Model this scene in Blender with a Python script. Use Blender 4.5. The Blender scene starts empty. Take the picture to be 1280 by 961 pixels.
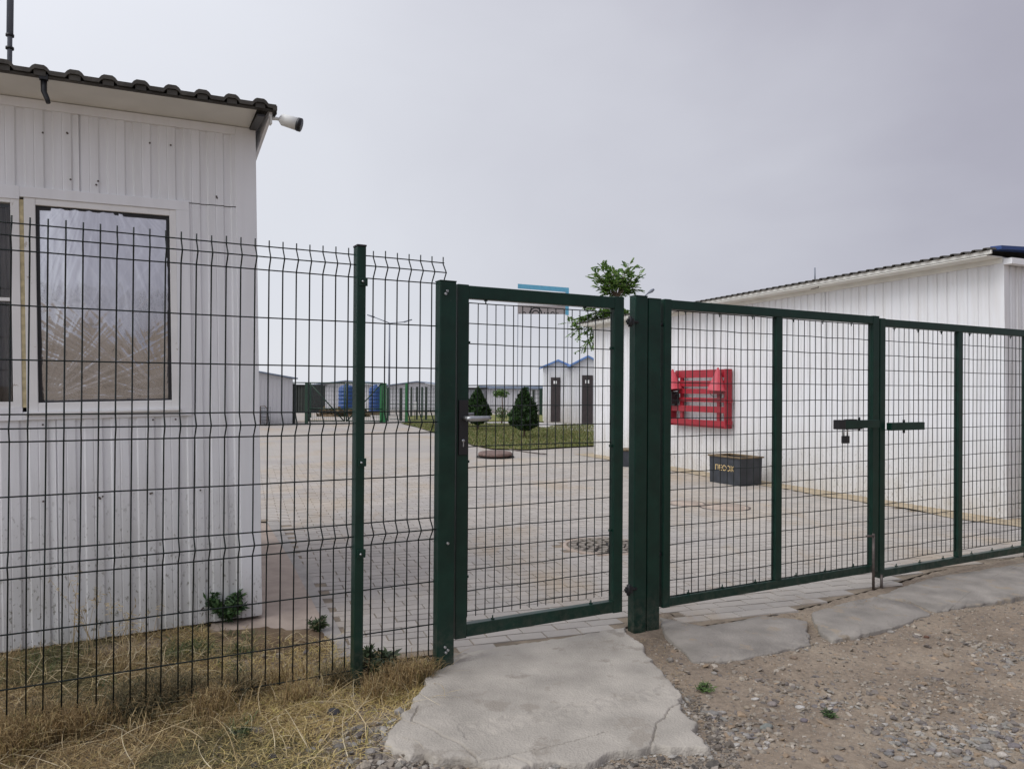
import bpy, bmesh, math, random
import numpy as np
from mathutils import Vector, Matrix, noise
R = math.radians
random.seed(7); RNG = np.random.default_rng(7)
SC = bpy.context.scene
COL = SC.collection

# ------------------------------------------------------------------ camera
FPX, PITCH, ROLL, CAMZ = 959.86, R(0.3168), R(0.4012), 1.30
def cam_axes():
    f = Vector((0, math.cos(PITCH), math.sin(PITCH))); u = Vector((0, -math.sin(PITCH), math.cos(PITCH))); x = Vector((1, 0, 0))
    c, s = math.cos(ROLL), math.sin(ROLL)
    return c*x + s*u, -s*x + c*u, f
CX, CU, CF = cam_axes()
cd = bpy.data.cameras.new('camera'); cam = bpy.data.objects.new('camera', cd); COL.objects.link(cam)
cd.sensor_width = 36; cd.lens = 36*FPX/1280; cd.clip_start = 0.05; cd.clip_end = 3000
cam.matrix_world = Matrix(((CX.x, CU.x, -CF.x, 0), (CX.y, CU.y, -CF.y, 0), (CX.z, CU.z, -CF.z, CAMZ), (0, 0, 0, 1)))
SC.camera = cam
SC.view_settings.view_transform = 'Standard'; SC.view_settings.look = 'None'
SC.view_settings.exposure = 0.25; SC.view_settings.gamma = 1.0; SC.view_settings.use_curve_mapping = False

# ------------------------------------------------------------------ world (overcast: bright to the left, heavy cloud to the right)
SUN_AZ, SUN_EL = R(-120), R(52)            # azimuth from +Y, clockwise
W = bpy.data.worlds.new('World'); SC.world = W; W.use_nodes = True
nt = W.node_tree; nt.nodes.clear(); N = nt.nodes.new; L = nt.links.new
tc = N('ShaderNodeTexCoord')
sky = N('ShaderNodeTexSky'); sky.sky_type = 'NISHITA'; sky.sun_disc = False; sky.sun_elevation = SUN_EL; sky.sun_rotation = SUN_AZ
bg1 = N('ShaderNodeBackground'); bg1.inputs[1].default_value = 0.1; L(sky.outputs[0], bg1.inputs[0])
def dotn(v):
    n = N('ShaderNodeVectorMath'); n.operation = 'DOT_PRODUCT'; n.inputs[1].default_value = v; L(tc.outputs['Generated'], n.inputs[0]); return n.outputs['Value']
def wmath(op, a, b, clamp=False):
    n = N('ShaderNodeMath'); n.operation = op; n.use_clamp = clamp
    for i, k in enumerate((a, b)):
        if isinstance(k, (int, float)): n.inputs[i].default_value = k
        else: L(k, n.inputs[i])
    return n.outputs[0]
ns = N('ShaderNodeTexNoise'); ns.inputs['Scale'].default_value = 1.7; ns.inputs['Detail'].default_value = 5; ns.inputs['Roughness'].default_value = 0.5; ns.inputs['Distortion'].default_value = 0.3
mp = N('ShaderNodeMapping'); mp.inputs['Scale'].default_value = (1, 1, 1.8); mp.inputs['Location'].default_value = (0.4, 0.1, 0.2); L(tc.outputs['Generated'], mp.inputs[0]); L(mp.outputs[0], ns.inputs['Vector'])
g = dotn((0.83, 0.0, 0.42))                      # grows to the right and upwards
g = wmath('ADD', g, wmath('MULTIPLY', wmath('SUBTRACT', ns.outputs[0], 0.5), 0.55))
cr = N('ShaderNodeValToRGB'); e = cr.color_ramp.elements
e[0].position = 0.22; e[0].color = (0.69, 0.705, 0.75, 1)
e[1].position = 0.86; e[1].color = (0.27, 0.265, 0.315, 1)
for p, c in ((0.46, (0.62, 0.635, 0.685, 1)), (0.62, (0.50, 0.505, 0.56, 1)), (0.74, (0.365, 0.36, 0.42, 1))):
    k = cr.color_ramp.elements.new(p); k.color = c
L(wmath('ADD', wmath('MULTIPLY', g, 0.5), 0.5, True), cr.inputs[0])
bg2 = N('ShaderNodeBackground'); bg2.inputs[1].default_value = 1.0; # thin cloud glows around the veiled sun and towards the zenith
sd_ = (math.sin(SUN_AZ)*math.cos(SUN_EL), math.cos(SUN_AZ)*math.cos(SUN_EL), math.sin(SUN_EL))
glow = wmath('POWER', wmath('MAXIMUM', dotn(sd_), 0.0), 2.0)
zen = wmath('POWER', wmath('MAXIMUM', dotn((0, 0, 1)), 0.0), 3.0)
lift = wmath('ADD', 1.0, wmath('ADD', wmath('MULTIPLY', glow, 0.9), wmath('MULTIPLY', zen, 0.5)))
vs_ = N('ShaderNodeVectorMath'); vs_.operation = 'SCALE'; L(cr.outputs[0], vs_.inputs[0]); L(lift, vs_.inputs['Scale'])
L(vs_.outputs[0], bg2.inputs[0])
mx = N('ShaderNodeMixShader'); mx.inputs[0].default_value = 0.95; L(bg1.outputs[0], mx.inputs[1]); L(bg2.outputs[0], mx.inputs[2])
wo = N('ShaderNodeOutputWorld'); L(mx.outputs[0], wo.inputs[0])
# ------------------------------------------------------------------ sun behind thick cloud
sl = bpy.data.lights.new('sun', 'SUN'); sl.energy = 1.25; sl.angle = R(35); sl.color = (1.0, 0.975, 0.94)
so = bpy.data.objects.new('sun', sl); COL.objects.link(so)
sd = Vector((math.sin(SUN_AZ)*math.cos(SUN_EL), math.cos(SUN_AZ)*math.cos(SUN_EL), math.sin(SUN_EL)))
so.rotation_euler = sd.to_track_quat('Z', 'Y').to_euler(); so.location = (-6, -4, 9)

# ------------------------------------------------------------------ survey helpers
def ray(px, py):
    return ((px-640)/FPX)*CX - ((py-480.5)/FPX)*CU + CF
def gp(px, py, z=0.0):                      # point on the ground seen at a photo pixel
    v = ray(px, py); t = (z-CAMZ)/v.z
    return Vector((v.x*t, v.y*t, z))
def dp(px, py, y):                          # point at depth y
    v = ray(px, py); t = y/v.y
    return Vector((v.x*t, y, CAMZ+v.z*t))
TH = R(61.0617); DF = 3.3054
FU = Vector((math.sin(TH), math.cos(TH), 0)); FN = Vector((-math.cos(TH), math.sin(TH), 0))
def fs(P): return P.dot(FU), P.dot(FN)-DF   # fence coordinates (along, beyond)

# ------------------------------------------------------------------ materials
def new_mat(name):
    m = bpy.data.materials.new(name); m.use_nodes = True
    b = m.node_tree.nodes['Principled BSDF']; return m, m.node_tree, b
def mat(name, col, rough=0.6, metal=0.0, var=0.12, vscale=6.0, bump=0.0, bscale=60.0, spec=0.5, spots=None, spot_scale=30, spot_thr=0.62, stretch=(1, 1, 1), coat=0, attr=None, transl=0, dust=0):
    m, t, b = new_mat(name); N = t.nodes.new; L = t.links.new
    tc = N('ShaderNodeTexCoord'); mp = N('ShaderNodeMapping'); mp.inputs['Scale'].default_value = stretch; L(tc.outputs['Object'], mp.inputs[0])
    nz = N('ShaderNodeTexNoise'); nz.inputs['Scale'].default_value = vscale; nz.inputs['Detail'].default_value = 6; L(mp.outputs[0], nz.inputs['Vector'])
    mr = N('ShaderNodeMapRange'); mr.inputs['From Min'].default_value = 0.3; mr.inputs['From Max'].default_value = 0.7
    mr.inputs['To Min'].default_value = 1-var; mr.inputs['To Max'].default_value = 1+var; L(nz.outputs[0], mr.inputs[0])
    vm = N('ShaderNodeVectorMath'); vm.operation = 'SCALE'
    if attr:
        at = N('ShaderNodeAttribute'); at.attribute_name = attr; L(at.outputs['Color'], vm.inputs[0])
    else: vm.inputs[0].default_value = col[:3]
    L(mr.outputs[0], vm.inputs['Scale']); out = vm.outputs[0]
    if spots:
        n2 = N('ShaderNodeTexNoise'); n2.inputs['Scale'].default_value = spot_scale; n2.inputs['Detail'].default_value = 4; n2.inputs['Roughness'].default_value = 0.65; L(mp.outputs[0], n2.inputs['Vector'])
        r2 = N('ShaderNodeMapRange'); r2.inputs['From Min'].default_value = spot_thr; r2.inputs['From Max'].default_value = spot_thr+0.07; L(n2.outputs[0], r2.inputs[0])
        mc = N('ShaderNodeMix'); mc.data_type = 'RGBA'; L(r2.outputs[0], mc.inputs['Factor']); L(out, mc.inputs['A']); mc.inputs['B'].default_value = (*spots, 1); out = mc.outputs['Result']
    if dust:
        sz = N('ShaderNodeSeparateXYZ'); L(tc.outputs['Object'], sz.inputs[0]); rz = N('ShaderNodeMapRange'); rz.inputs['From Min'].default_value = 0; rz.inputs['From Max'].default_value = dust; rz.inputs['To Min'].default_value = .45; rz.inputs['To Max'].default_value = .02; L(sz.outputs['Z'], rz.inputs[0])
        n4 = N('ShaderNodeTexNoise'); n4.inputs['Scale'].default_value = 24; n4.inputs['Detail'].default_value = 7; n4.inputs['Roughness'].default_value = .7; L(mp.outputs[0], n4.inputs['Vector'])
        r4 = N('ShaderNodeMapRange'); r4.inputs['From Min'].default_value = .42; r4.inputs['From Max'].default_value = .66; L(n4.outputs[0], r4.inputs[0])
        m4 = N('ShaderNodeMath'); m4.operation = 'MULTIPLY'; L(rz.outputs[0], m4.inputs[0]); L(r4.outputs[0], m4.inputs[1])
        mc = N('ShaderNodeMix'); mc.data_type = 'RGBA'; L(m4.outputs[0], mc.inputs['Factor']); L(out, mc.inputs['A']); mc.inputs['B'].default_value = (.16, .14, .11, 1); out = mc.outputs['Result']
    L(out, b.inputs['Base Color'])
    b.inputs['Roughness'].default_value = rough; b.inputs['Metallic'].default_value = metal; b.inputs['Specular IOR Level'].default_value = spec
    if coat: b.inputs['Coat Weight'].default_value = coat
    if bump:
        n3 = N('ShaderNodeTexNoise'); n3.inputs['Scale'].default_value = bscale; n3.inputs['Detail'].default_value = 6; L(mp.outputs[0], n3.inputs['Vector'])
        bp = N('ShaderNodeBump'); bp.inputs['Strength'].default_value = min(1, bump); bp.inputs['Distance'].default_value = 0.01; L(n3.outputs[0], bp.inputs['Height']); L(bp.outputs[0], b.inputs['Normal'])
    if transl:
        tr = N('ShaderNodeBsdfTranslucent'); L(out, tr.inputs[0]); ms = N('ShaderNodeMixShader'); ms.inputs[0].default_value = transl
        o = t.nodes['Material Output']; L(b.outputs[0], ms.inputs[1]); L(tr.outputs[0], ms.inputs[2]); L(ms.outputs[0], o.inputs[0])
    return m

def siding_mat(name, base, dirt, height, streak=0.5):
    """painted sheet metal: streaks, specks, splashed mud up to a height"""
    m, t, b = new_mat(name); N = t.nodes.new; L = t.links.new
    tc = N('ShaderNodeTexCoord'); sx = N('ShaderNodeSeparateXYZ'); L(tc.outputs['Object'], sx.inputs[0])
    mp = N('ShaderNodeMapping'); mp.inputs['Scale'].default_value = (9, 9, 0.7); L(tc.outputs['Object'], mp.inputs[0])
    n1 = N('ShaderNodeTexNoise'); n1.inputs['Scale'].default_value = 1.6; n1.inputs['Detail'].default_value = 7; n1.inputs['Roughness'].default_value = .6; L(mp.outputs[0], n1.inputs['Vector'])
    r1 = N('ShaderNodeMapRange'); r1.inputs['From Min'].default_value = .42; r1.inputs['From Max'].default_value = .78; r1.inputs['To Max'].default_value = 0.22*streak; L(n1.outputs[0], r1.inputs[0])
    def mixc(fac, A, B):
        mc = N('ShaderNodeMix'); mc.data_type = 'RGBA'
        if isinstance(fac, float): mc.inputs['Factor'].default_value = fac
        else: L(fac, mc.inputs['Factor'])
        for k, v in (('A', A), ('B', B)):
            if isinstance(v, tuple): mc.inputs[k].default_value = (*v, 1)
            else: L(v, mc.inputs[k])
        return mc.outputs['Result']
    c = mixc(r1.outputs[0], base, dirt)
    # mud low down
    rz = N('ShaderNodeMapRange'); rz.inputs['From Min'].default_value = 0.0; rz.inputs['From Max'].default_value = height; rz.inputs['To Min'].default_value = 1; rz.inputs['To Max'].default_value = 0; L(sx.outputs['Z'], rz.inputs[0])
    mp2 = N('ShaderNodeMapping'); mp2.inputs['Scale'].default_value = (1, 1, .55); L(tc.outputs['Object'], mp2.inputs[0])
    n2 = N('ShaderNodeTexNoise'); n2.inputs['Scale'].default_value = 55; n2.inputs['Detail'].default_value = 5; n2.inputs['Roughness'].default_value = .7; L(mp2.outputs[0], n2.inputs['Vector'])
    r2 = N('ShaderNodeMapRange'); r2.inputs['From Min'].default_value = .575; r2.inputs['From Max'].default_value = .64; L(n2.outputs[0], r2.inputs[0])
    mu = N('ShaderNodeMath'); mu.operation = 'MULTIPLY'; L(r2.outputs[0], mu.inputs[0]); L(rz.outputs[0], mu.inputs[1])
    c = mixc(mu.outputs[0], c, tuple(x*.45 for x in dirt))
    n3 = N('ShaderNodeTexNoise'); n3.inputs['Scale'].default_value = 5; n3.inputs['Detail'].default_value = 8; L(tc.outputs['Object'], n3.inputs['Vector'])
    m3 = N('ShaderNodeMath'); m3.operation = 'MULTIPLY'; L(n3.outputs[0], m3.inputs[0]); L(rz.outputs[0], m3.inputs[1])
    m4 = N('ShaderNodeMath'); m4.operation = 'MULTIPLY'; L(m3.outputs[0], m4.inputs[0]); m4.inputs[1].default_value = .85
    c = mixc(m4.outputs[0], c, dirt)
    L(c, b.inputs['Base Color']); b.inputs['Roughness'].default_value = .42
    n5 = N('ShaderNodeTexNoise'); n5.inputs['Scale'].default_value = 3.0; n5.inputs['Detail'].default_value = 2; L(tc.outputs['Object'], n5.inputs['Vector'])
    bp = N('ShaderNodeBump'); bp.inputs['Strength'].default_value = .35; bp.inputs['Distance'].default_value = .02; L(n5.outputs[0], bp.inputs['Height']); L(bp.outputs[0], b.inputs['Normal'])
    return m

M = {}
M['green'] = mat('green_paint', (0.003, 0.0265, 0.0175), .38, spec=.35, var=.25, vscale=9, bump=.05, bscale=200, spots=(.05, .075, .06), spot_scale=55, spot_thr=.70, dust=.22)
M['wire'] = mat('wire_coating', (0.007, 0.013, 0.012), .5, spec=.3, var=.3, vscale=40)
M['bright_green'] = mat('bright_green_paint', (0.012, 0.13, 0.035), .5, var=.15)
M['mid_green'] = mat('mid_green_paint', (0.006, 0.035, 0.018), .5, var=.15)
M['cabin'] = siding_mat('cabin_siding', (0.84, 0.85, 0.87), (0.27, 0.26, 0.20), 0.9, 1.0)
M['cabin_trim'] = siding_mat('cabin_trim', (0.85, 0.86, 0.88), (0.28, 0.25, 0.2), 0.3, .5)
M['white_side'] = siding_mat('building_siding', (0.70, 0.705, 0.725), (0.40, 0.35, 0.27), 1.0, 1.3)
M['window_white'] = mat('window_plastic', (0.82, 0.815, 0.80), .35, var=.05, spots=(.45, .4, .33), spot_scale=18, spot_thr=.66)
M['foam'] = mat('old_foam', (0.55, .47, .28), .9, var=.3, vscale=30, bump=.4)
M['soffit'] = mat('soffit_board', (0.72, 0.71, 0.66), .7, var=.08, vscale=4)
M['roof_sheet'] = mat('weathered_roof_sheet', (0.06, 0.056, 0.048), .75, var=.4, vscale=12, bump=.3, bscale=50)
M['dark_steel'] = mat('dark_steel', (0.02, 0.021, 0.023), .5, metal=.3, var=.3)
M['steel'] = mat('zinc_steel', (0.42, 0.43, 0.44), .38, metal=.85, var=.15, vscale=30)
M['rod_steel'] = mat('worn_rod_steel', (0.12, 0.10, 0.09), .55, metal=.6, var=.3, vscale=30)
M['black'] = mat('black_plastic', (0.012, 0.012, 0.014), .45, var=.2)
M['cam_white'] = mat('white_plastic', (0.72, 0.73, 0.70), .4, var=.03)
M['glassy'] = mat('lens_glass', (0.004, 0.004, 0.006), .08, var=0)
M['blue_trim'] = mat('blue_flashing', (0.02, 0.055, 0.19), .45, var=.12)
M['blue_roof'] = mat('pale_blue_roof', (0.13, 0.24, 0.50), .5, var=.12)
M['grey_roof'] = mat('grey_blue_roof', (0.20, 0.25, 0.33), .5, var=.12)
M['red'] = mat('red_paint', (0.30, 0.010, 0.022), .42, var=.15, vscale=8)
M['red_pale'] = mat('pale_red_paint', (0.44, 0.05, 0.07), .40, var=.12, vscale=8)
M['box_dark'] = mat('dark_sheet_box', (0.026, 0.03, 0.038), .5, var=.35, vscale=8, spots=(.12, .07, .04), spot_scale=22, spot_thr=.68)
M['box_rim'] = mat('box_rim', (0.14, 0.10, 0.055), .8, var=.45, vscale=22, bump=.3)
M['yellow'] = mat('yellow_lettering', (0.62, 0.45, 0.20), .7, var=.35, vscale=45)
M['rust'] = mat('rusty_lid', (0.135, 0.085, 0.07), .75, var=.35, vscale=16, bump=.3)
M['door'] = mat('brown_door', (0.035, 0.026, 0.026), .5, var=.2)
M['tank'] = mat('blue_tank', (0.018, 0.065, 0.22), .4, var=.12)
M['olive'] = mat('olive_panel', (0.03, 0.036, 0.03), .7, var=.2)
M['grey_panel'] = mat('grey_panel', (0.22, 0.23, 0.25), .6, var=.15)
M['sign_white'] = mat('sign_board', (0.62, 0.61, 0.62), .5, var=.05)
M['sign_band'] = mat('sign_band', (0.28, 0.25, 0.245), .5, var=.05)
M['sign_blue'] = mat('sign_frame_blue', (0.10, 0.33, 0.48), .45, var=.1)
M['kerb'] = mat('kerb_concrete', (0.32, 0.298, 0.272), .9, var=.16, vscale=9, bump=.35, bscale=120, spots=(.16, .13, .1), spot_scale=14, spot_thr=.66)
M['apron'] = mat('apron_concrete', (0.37, 0.30, 0.245), .9, var=.16, vscale=7, bump=.35, bscale=140, spots=(.42, .35, .28), spot_scale=9, spot_thr=.6)
M['slab'] = mat('slab_concrete', (0.365, 0.335, 0.29), .9, var=.24, vscale=3.6, bump=.6, bscale=110, spots=(.29, .26, .22), spot_scale=5.0, spot_thr=.57)
M['ramp'] = mat('ramp_concrete', (0.25, 0.228, 0.20), .9, var=.25, vscale=5, bump=.7, bscale=70, spots=(.28, .235, .18), spot_scale=6, spot_thr=.57)
M['sand'] = mat('sand_strip', (0.36, 0.295, 0.205), .95, var=.25, vscale=9, bump=.7, bscale=70)
M['joint'] = mat('joint_sand', (0.22, 0.178, 0.13), .95, var=.3, vscale=6, bump=.5)
M['path'] = mat('path_concrete', (0.45, 0.43, 0.41), .9, var=.1, vscale=4)
M['straw'] = mat('dry_straw', (.4, .3, .15), .75, var=.15, vscale=30, attr='tint', transl=.15)
M['stone'] = mat('stone', (.2, .18, .16), .85, var=.3, vscale=50, bump=.4, bscale=150, attr='tint')
M['leaf'] = mat('leaf', (.05, .1, .03), .6, var=.25, vscale=14, attr='tint', transl=.3)
M['bark'] = mat('bark', (.13, .09, .06), .9, var=.3, vscale=30, bump=.5)
M['interior'] = mat('room_dark', (.045, .036, .03), .9, var=.3)
M['curtain'] = mat('curtain', (.20, .17, .155), .8, var=.3, vscale=10, stretch=(8, 8, .6))
M['manhole'] = mat('cast_cover', (0.24, 0.21, 0.175), .8, var=.3, vscale=25, bump=.4)
M['manhole_dark'] = mat('cast_cover_pit', (0.03, 0.026, 0.022), .9, var=.3)
M['lamp_grey'] = mat('lamp_grey', (.17, .19, .23), .5, var=.1)

def film_mat():
    m, t, b = new_mat('plastic_film'); N = t.nodes.new; L = t.links.new
    tc = N('ShaderNodeTexCoord')
    mp = N('ShaderNodeMapping'); mp.inputs['Scale'].default_value = (1, 1, 1); L(tc.outputs['Object'], mp.inputs[0])
    n = N('ShaderNodeTexNoise'); n.inputs['Scale'].default_value = 6; n.inputs['Detail'].default_value = 4; L(mp.outputs[0], n.inputs['Vector'])
    cr = N('ShaderNodeValToRGB'); cr.color_ramp.elements[0].color = (.085, .062, .038, 1); cr.color_ramp.elements[1].color = (.17, .13, .085, 1)
    cr.color_ramp.elements[0].position = .35; cr.color_ramp.elements[1].position = .65; L(n.outputs[0], cr.inputs[0])
    at = N('ShaderNodeAttribute'); at.attribute_name = 'crease_sheen_tint'; mc = N('ShaderNodeMix'); mc.data_type = 'RGBA'; L(at.outputs['Fac'], mc.inputs['Factor']); L(cr.outputs[0], mc.inputs['A']); mc.inputs['B'].default_value = (.60, .60, .63, 1)  # pale mix: whitened creases plus sky reflection painted into the base colour
    L(mc.outputs['Result'], b.inputs['Base Color'])
    b.inputs['Roughness'].default_value = .5
    gl = N('ShaderNodeBsdfGlossy'); gl.inputs['Roughness'].default_value = .07; gl.inputs['Color'].default_value = (.86, .88, .93, 1)
    n2 = N('ShaderNodeTexNoise'); n2.inputs['Scale'].default_value = 34; n2.inputs['Detail'].default_value = 3; n2.inputs['Distortion'].default_value = 1.2
    mp2 = N('ShaderNodeMapping'); mp2.inputs['Scale'].default_value = (1, 1, .45); L(tc.outputs['Object'], mp2.inputs[0]); L(mp2.outputs[0], n2.inputs['Vector'])
    bp = N('ShaderNodeBump'); bp.inputs['Strength'].default_value = .07; bp.inputs['Distance'].default_value = .004; L(n2.outputs[0], bp.inputs['Height']); L(bp.outputs[0], gl.inputs['Normal'])
    ms = N('ShaderNodeMixShader'); ms.inputs[0].default_value = .55
    L(b.outputs[0], ms.inputs[1]); L(gl.outputs[0], ms.inputs[2]); L(ms.outputs[0], t.nodes['Material Output'].inputs[0])
    return m
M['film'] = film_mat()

def glass_mat():
    m, t, b = new_mat('window_glass'); b.inputs['Base Color'].default_value = (.9, .92, .92, 1); b.inputs['Roughness'].default_value = .02
    b.inputs['Transmission Weight'].default_value = 1; b.inputs['IOR'].default_value = 1.45; return m
M['glass'] = glass_mat()

def ground_mat(name, cols, grass=False):
    m, t, b = new_mat(name); N = t.nodes.new; L = t.links.new
    ge = N('ShaderNodeNewGeometry')
    def nz(s, d=7, r=.6):
        n = N('ShaderNodeTexNoise'); n.inputs['Scale'].default_value = s; n.inputs['Detail'].default_value = d; n.inputs['Roughness'].default_value = r; L(ge.outputs['Position'], n.inputs['Vector']); return n.outputs[0]
    cr = N('ShaderNodeValToRGB'); L(nz(1.6, 8, .65), cr.inputs[0])
    el = cr.color_ramp.elements; el[0].position = .32; el[0].color = (*cols[0], 1); el[1].position = .68; el[1].color = (*cols[2], 1); k = el.new(.5); k.color = (*cols[1], 1)
    n2 = nz(38, 6, .7); mr = N('ShaderNodeMapRange'); mr.inputs['From Min'].default_value = .3; mr.inputs['From Max'].default_value = .7; mr.inputs['To Min'].default_value = .72; mr.inputs['To Max'].default_value = 1.22; L(n2, mr.inputs[0])
    vm = N('ShaderNodeVectorMath'); vm.operation = 'SCALE'; L(cr.outputs[0], vm.inputs[0]); L(mr.outputs[0], vm.inputs['Scale'])
    L(vm.outputs[0], b.inputs['Base Color']); b.inputs['Roughness'].default_value = .95; b.inputs['Specular IOR Level'].default_value = .2
    bp = N('ShaderNodeBump'); bp.inputs['Strength'].default_value = .8; bp.inputs['Distance'].default_value = .012; L(nz(60, 8, .7), bp.inputs['Height']); L(bp.outputs[0], b.inputs['Normal'])
    return m
M['dirt'] = ground_mat('dirt', ((.178, .142, .108), (.268, .216, .164), (.338, .28, .213)))
M['soil'] = ground_mat('soil', ((.10, .07, .045), (.17, .12, .075), (.24, .18, .11)))
M['lawn'] = ground_mat('lawn', ((.10, .13, .03), (.17, .18, .055), (.27, .22, .10)))

def paving_mat(name, bricks):
    """paver colour in world coordinates: greyish pink, with ochre and grey stained areas; optional joint lines far away"""
    m, t, b = new_mat(name); N = t.nodes.new; L = t.links.new
    ge = N('ShaderNodeNewGeometry'); oi = N('ShaderNodeObjectInfo')
    def nz(s, d=6, r=.6, sc=(1, 1, 1)):
        mp = N('ShaderNodeMapping'); mp.inputs['Scale'].default_value = sc; L(ge.outputs['Position'], mp.inputs[0])
        n = N('ShaderNodeTexNoise'); n.inputs['Scale'].default_value = s; n.inputs['Detail'].default_value = d; n.inputs['Roughness'].default_value = r; L(mp.outputs[0], n.inputs['Vector']); return n.outputs[0]
    def mixc(fac, A, B):
        mc = N('ShaderNodeMix'); mc.data_type = 'RGBA'; L(fac, mc.inputs['Factor'])
        for k, v in (('A', A), ('B', B)):
            if isinstance(v, tuple): mc.inputs[k].default_value = (*v, 1)
            else: L(v, mc.inputs[k])
        return mc.outputs['Result']
    def rng(x, a, c, lo=0, hi=1):
        r = N('ShaderNodeMapRange'); r.inputs['From Min'].default_value = a; r.inputs['From Max'].default_value = c; r.inputs['To Min'].default_value = lo; r.inputs['To Max'].default_value = hi; L(x, r.inputs[0]); return r.outputs[0]
    c = mixc(rng(nz(.9), .38, .62), (.372, .35, .322), (.415, .382, .342))
    c = mixc(rng(nz(.55, 7, .7, (1, .5, 1)), .50, .62, 0, .6), c, (.385, .305, .21))
    c = mixc(rng(nz(.42, 5, .6, (.7, 1, 1)), .52, .60, 0, .7), c, (.345, .325, .31))
    c = mixc(rng(nz(3.1, 7, .75, (1, .35, 1)), .56, .70, 0, .55), c, (.33, .255, .175))
    c = mixc(rng(nz(14, 7, .7), .35, .75, 0, .4), c, (.33, .29, .255))
    at = N('ShaderNodeAttribute'); at.attribute_name = 'shade'
    if bricks:
        s = N('ShaderNodeMath'); s.operation = 'ADD'; s.inputs[1].default_value = .0; L(at.outputs['Fac'], s.inputs[0])
        vm = N('ShaderNodeVectorMath'); vm.operation = 'SCALE'; L(c, vm.inputs[0]); L(s.outputs[0], vm.inputs['Scale']); c = vm.outputs[0]
    else:
        mp = N('ShaderNodeMapping'); mp.inputs['Rotation'].default_value = (0, 0, R(-19)); L(ge.outputs['Position'], mp.inputs[0])
        bt = N('ShaderNodeTexBrick'); bt.inputs['Scale'].default_value = 1; bt.inputs['Brick Width'].default_value = .2; bt.inputs['Row Height'].default_value = .1; bt.inputs['Mortar Size'].default_value = .004
        bt.inputs['Color1'].default_value = (1, 1, 1, 1); bt.inputs['Color2'].default_value = (.94, .94, .94, 1); bt.inputs['Mortar'].default_value = (.82, .79, .74, 1); L(mp.outputs[0], bt.inputs['Vector'])
        mm = N('ShaderNodeMix'); mm.data_type = 'RGBA'; mm.blend_type = 'MULTIPLY'; mm.inputs['Factor'].default_value = 1; L(c, mm.inputs['A']); L(bt.outputs['Color'], mm.inputs['B']); c = mm.outputs['Result']
    L(c, b.inputs['Base Color']); b.inputs['Roughness'].default_value = .9; b.inputs['Specular IOR Level'].default_value = .25
    bp = N('ShaderNodeBump'); bp.inputs['Strength'].default_value = .4; bp.inputs['Distance'].default_value = .004; L(nz(120), bp.inputs['Height']); L(bp.outputs[0], b.inputs['Normal'])
    return m
M['paver'] = paving_mat('paver', True); M['paver_far'] = paving_mat('paver_far', False)

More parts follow.
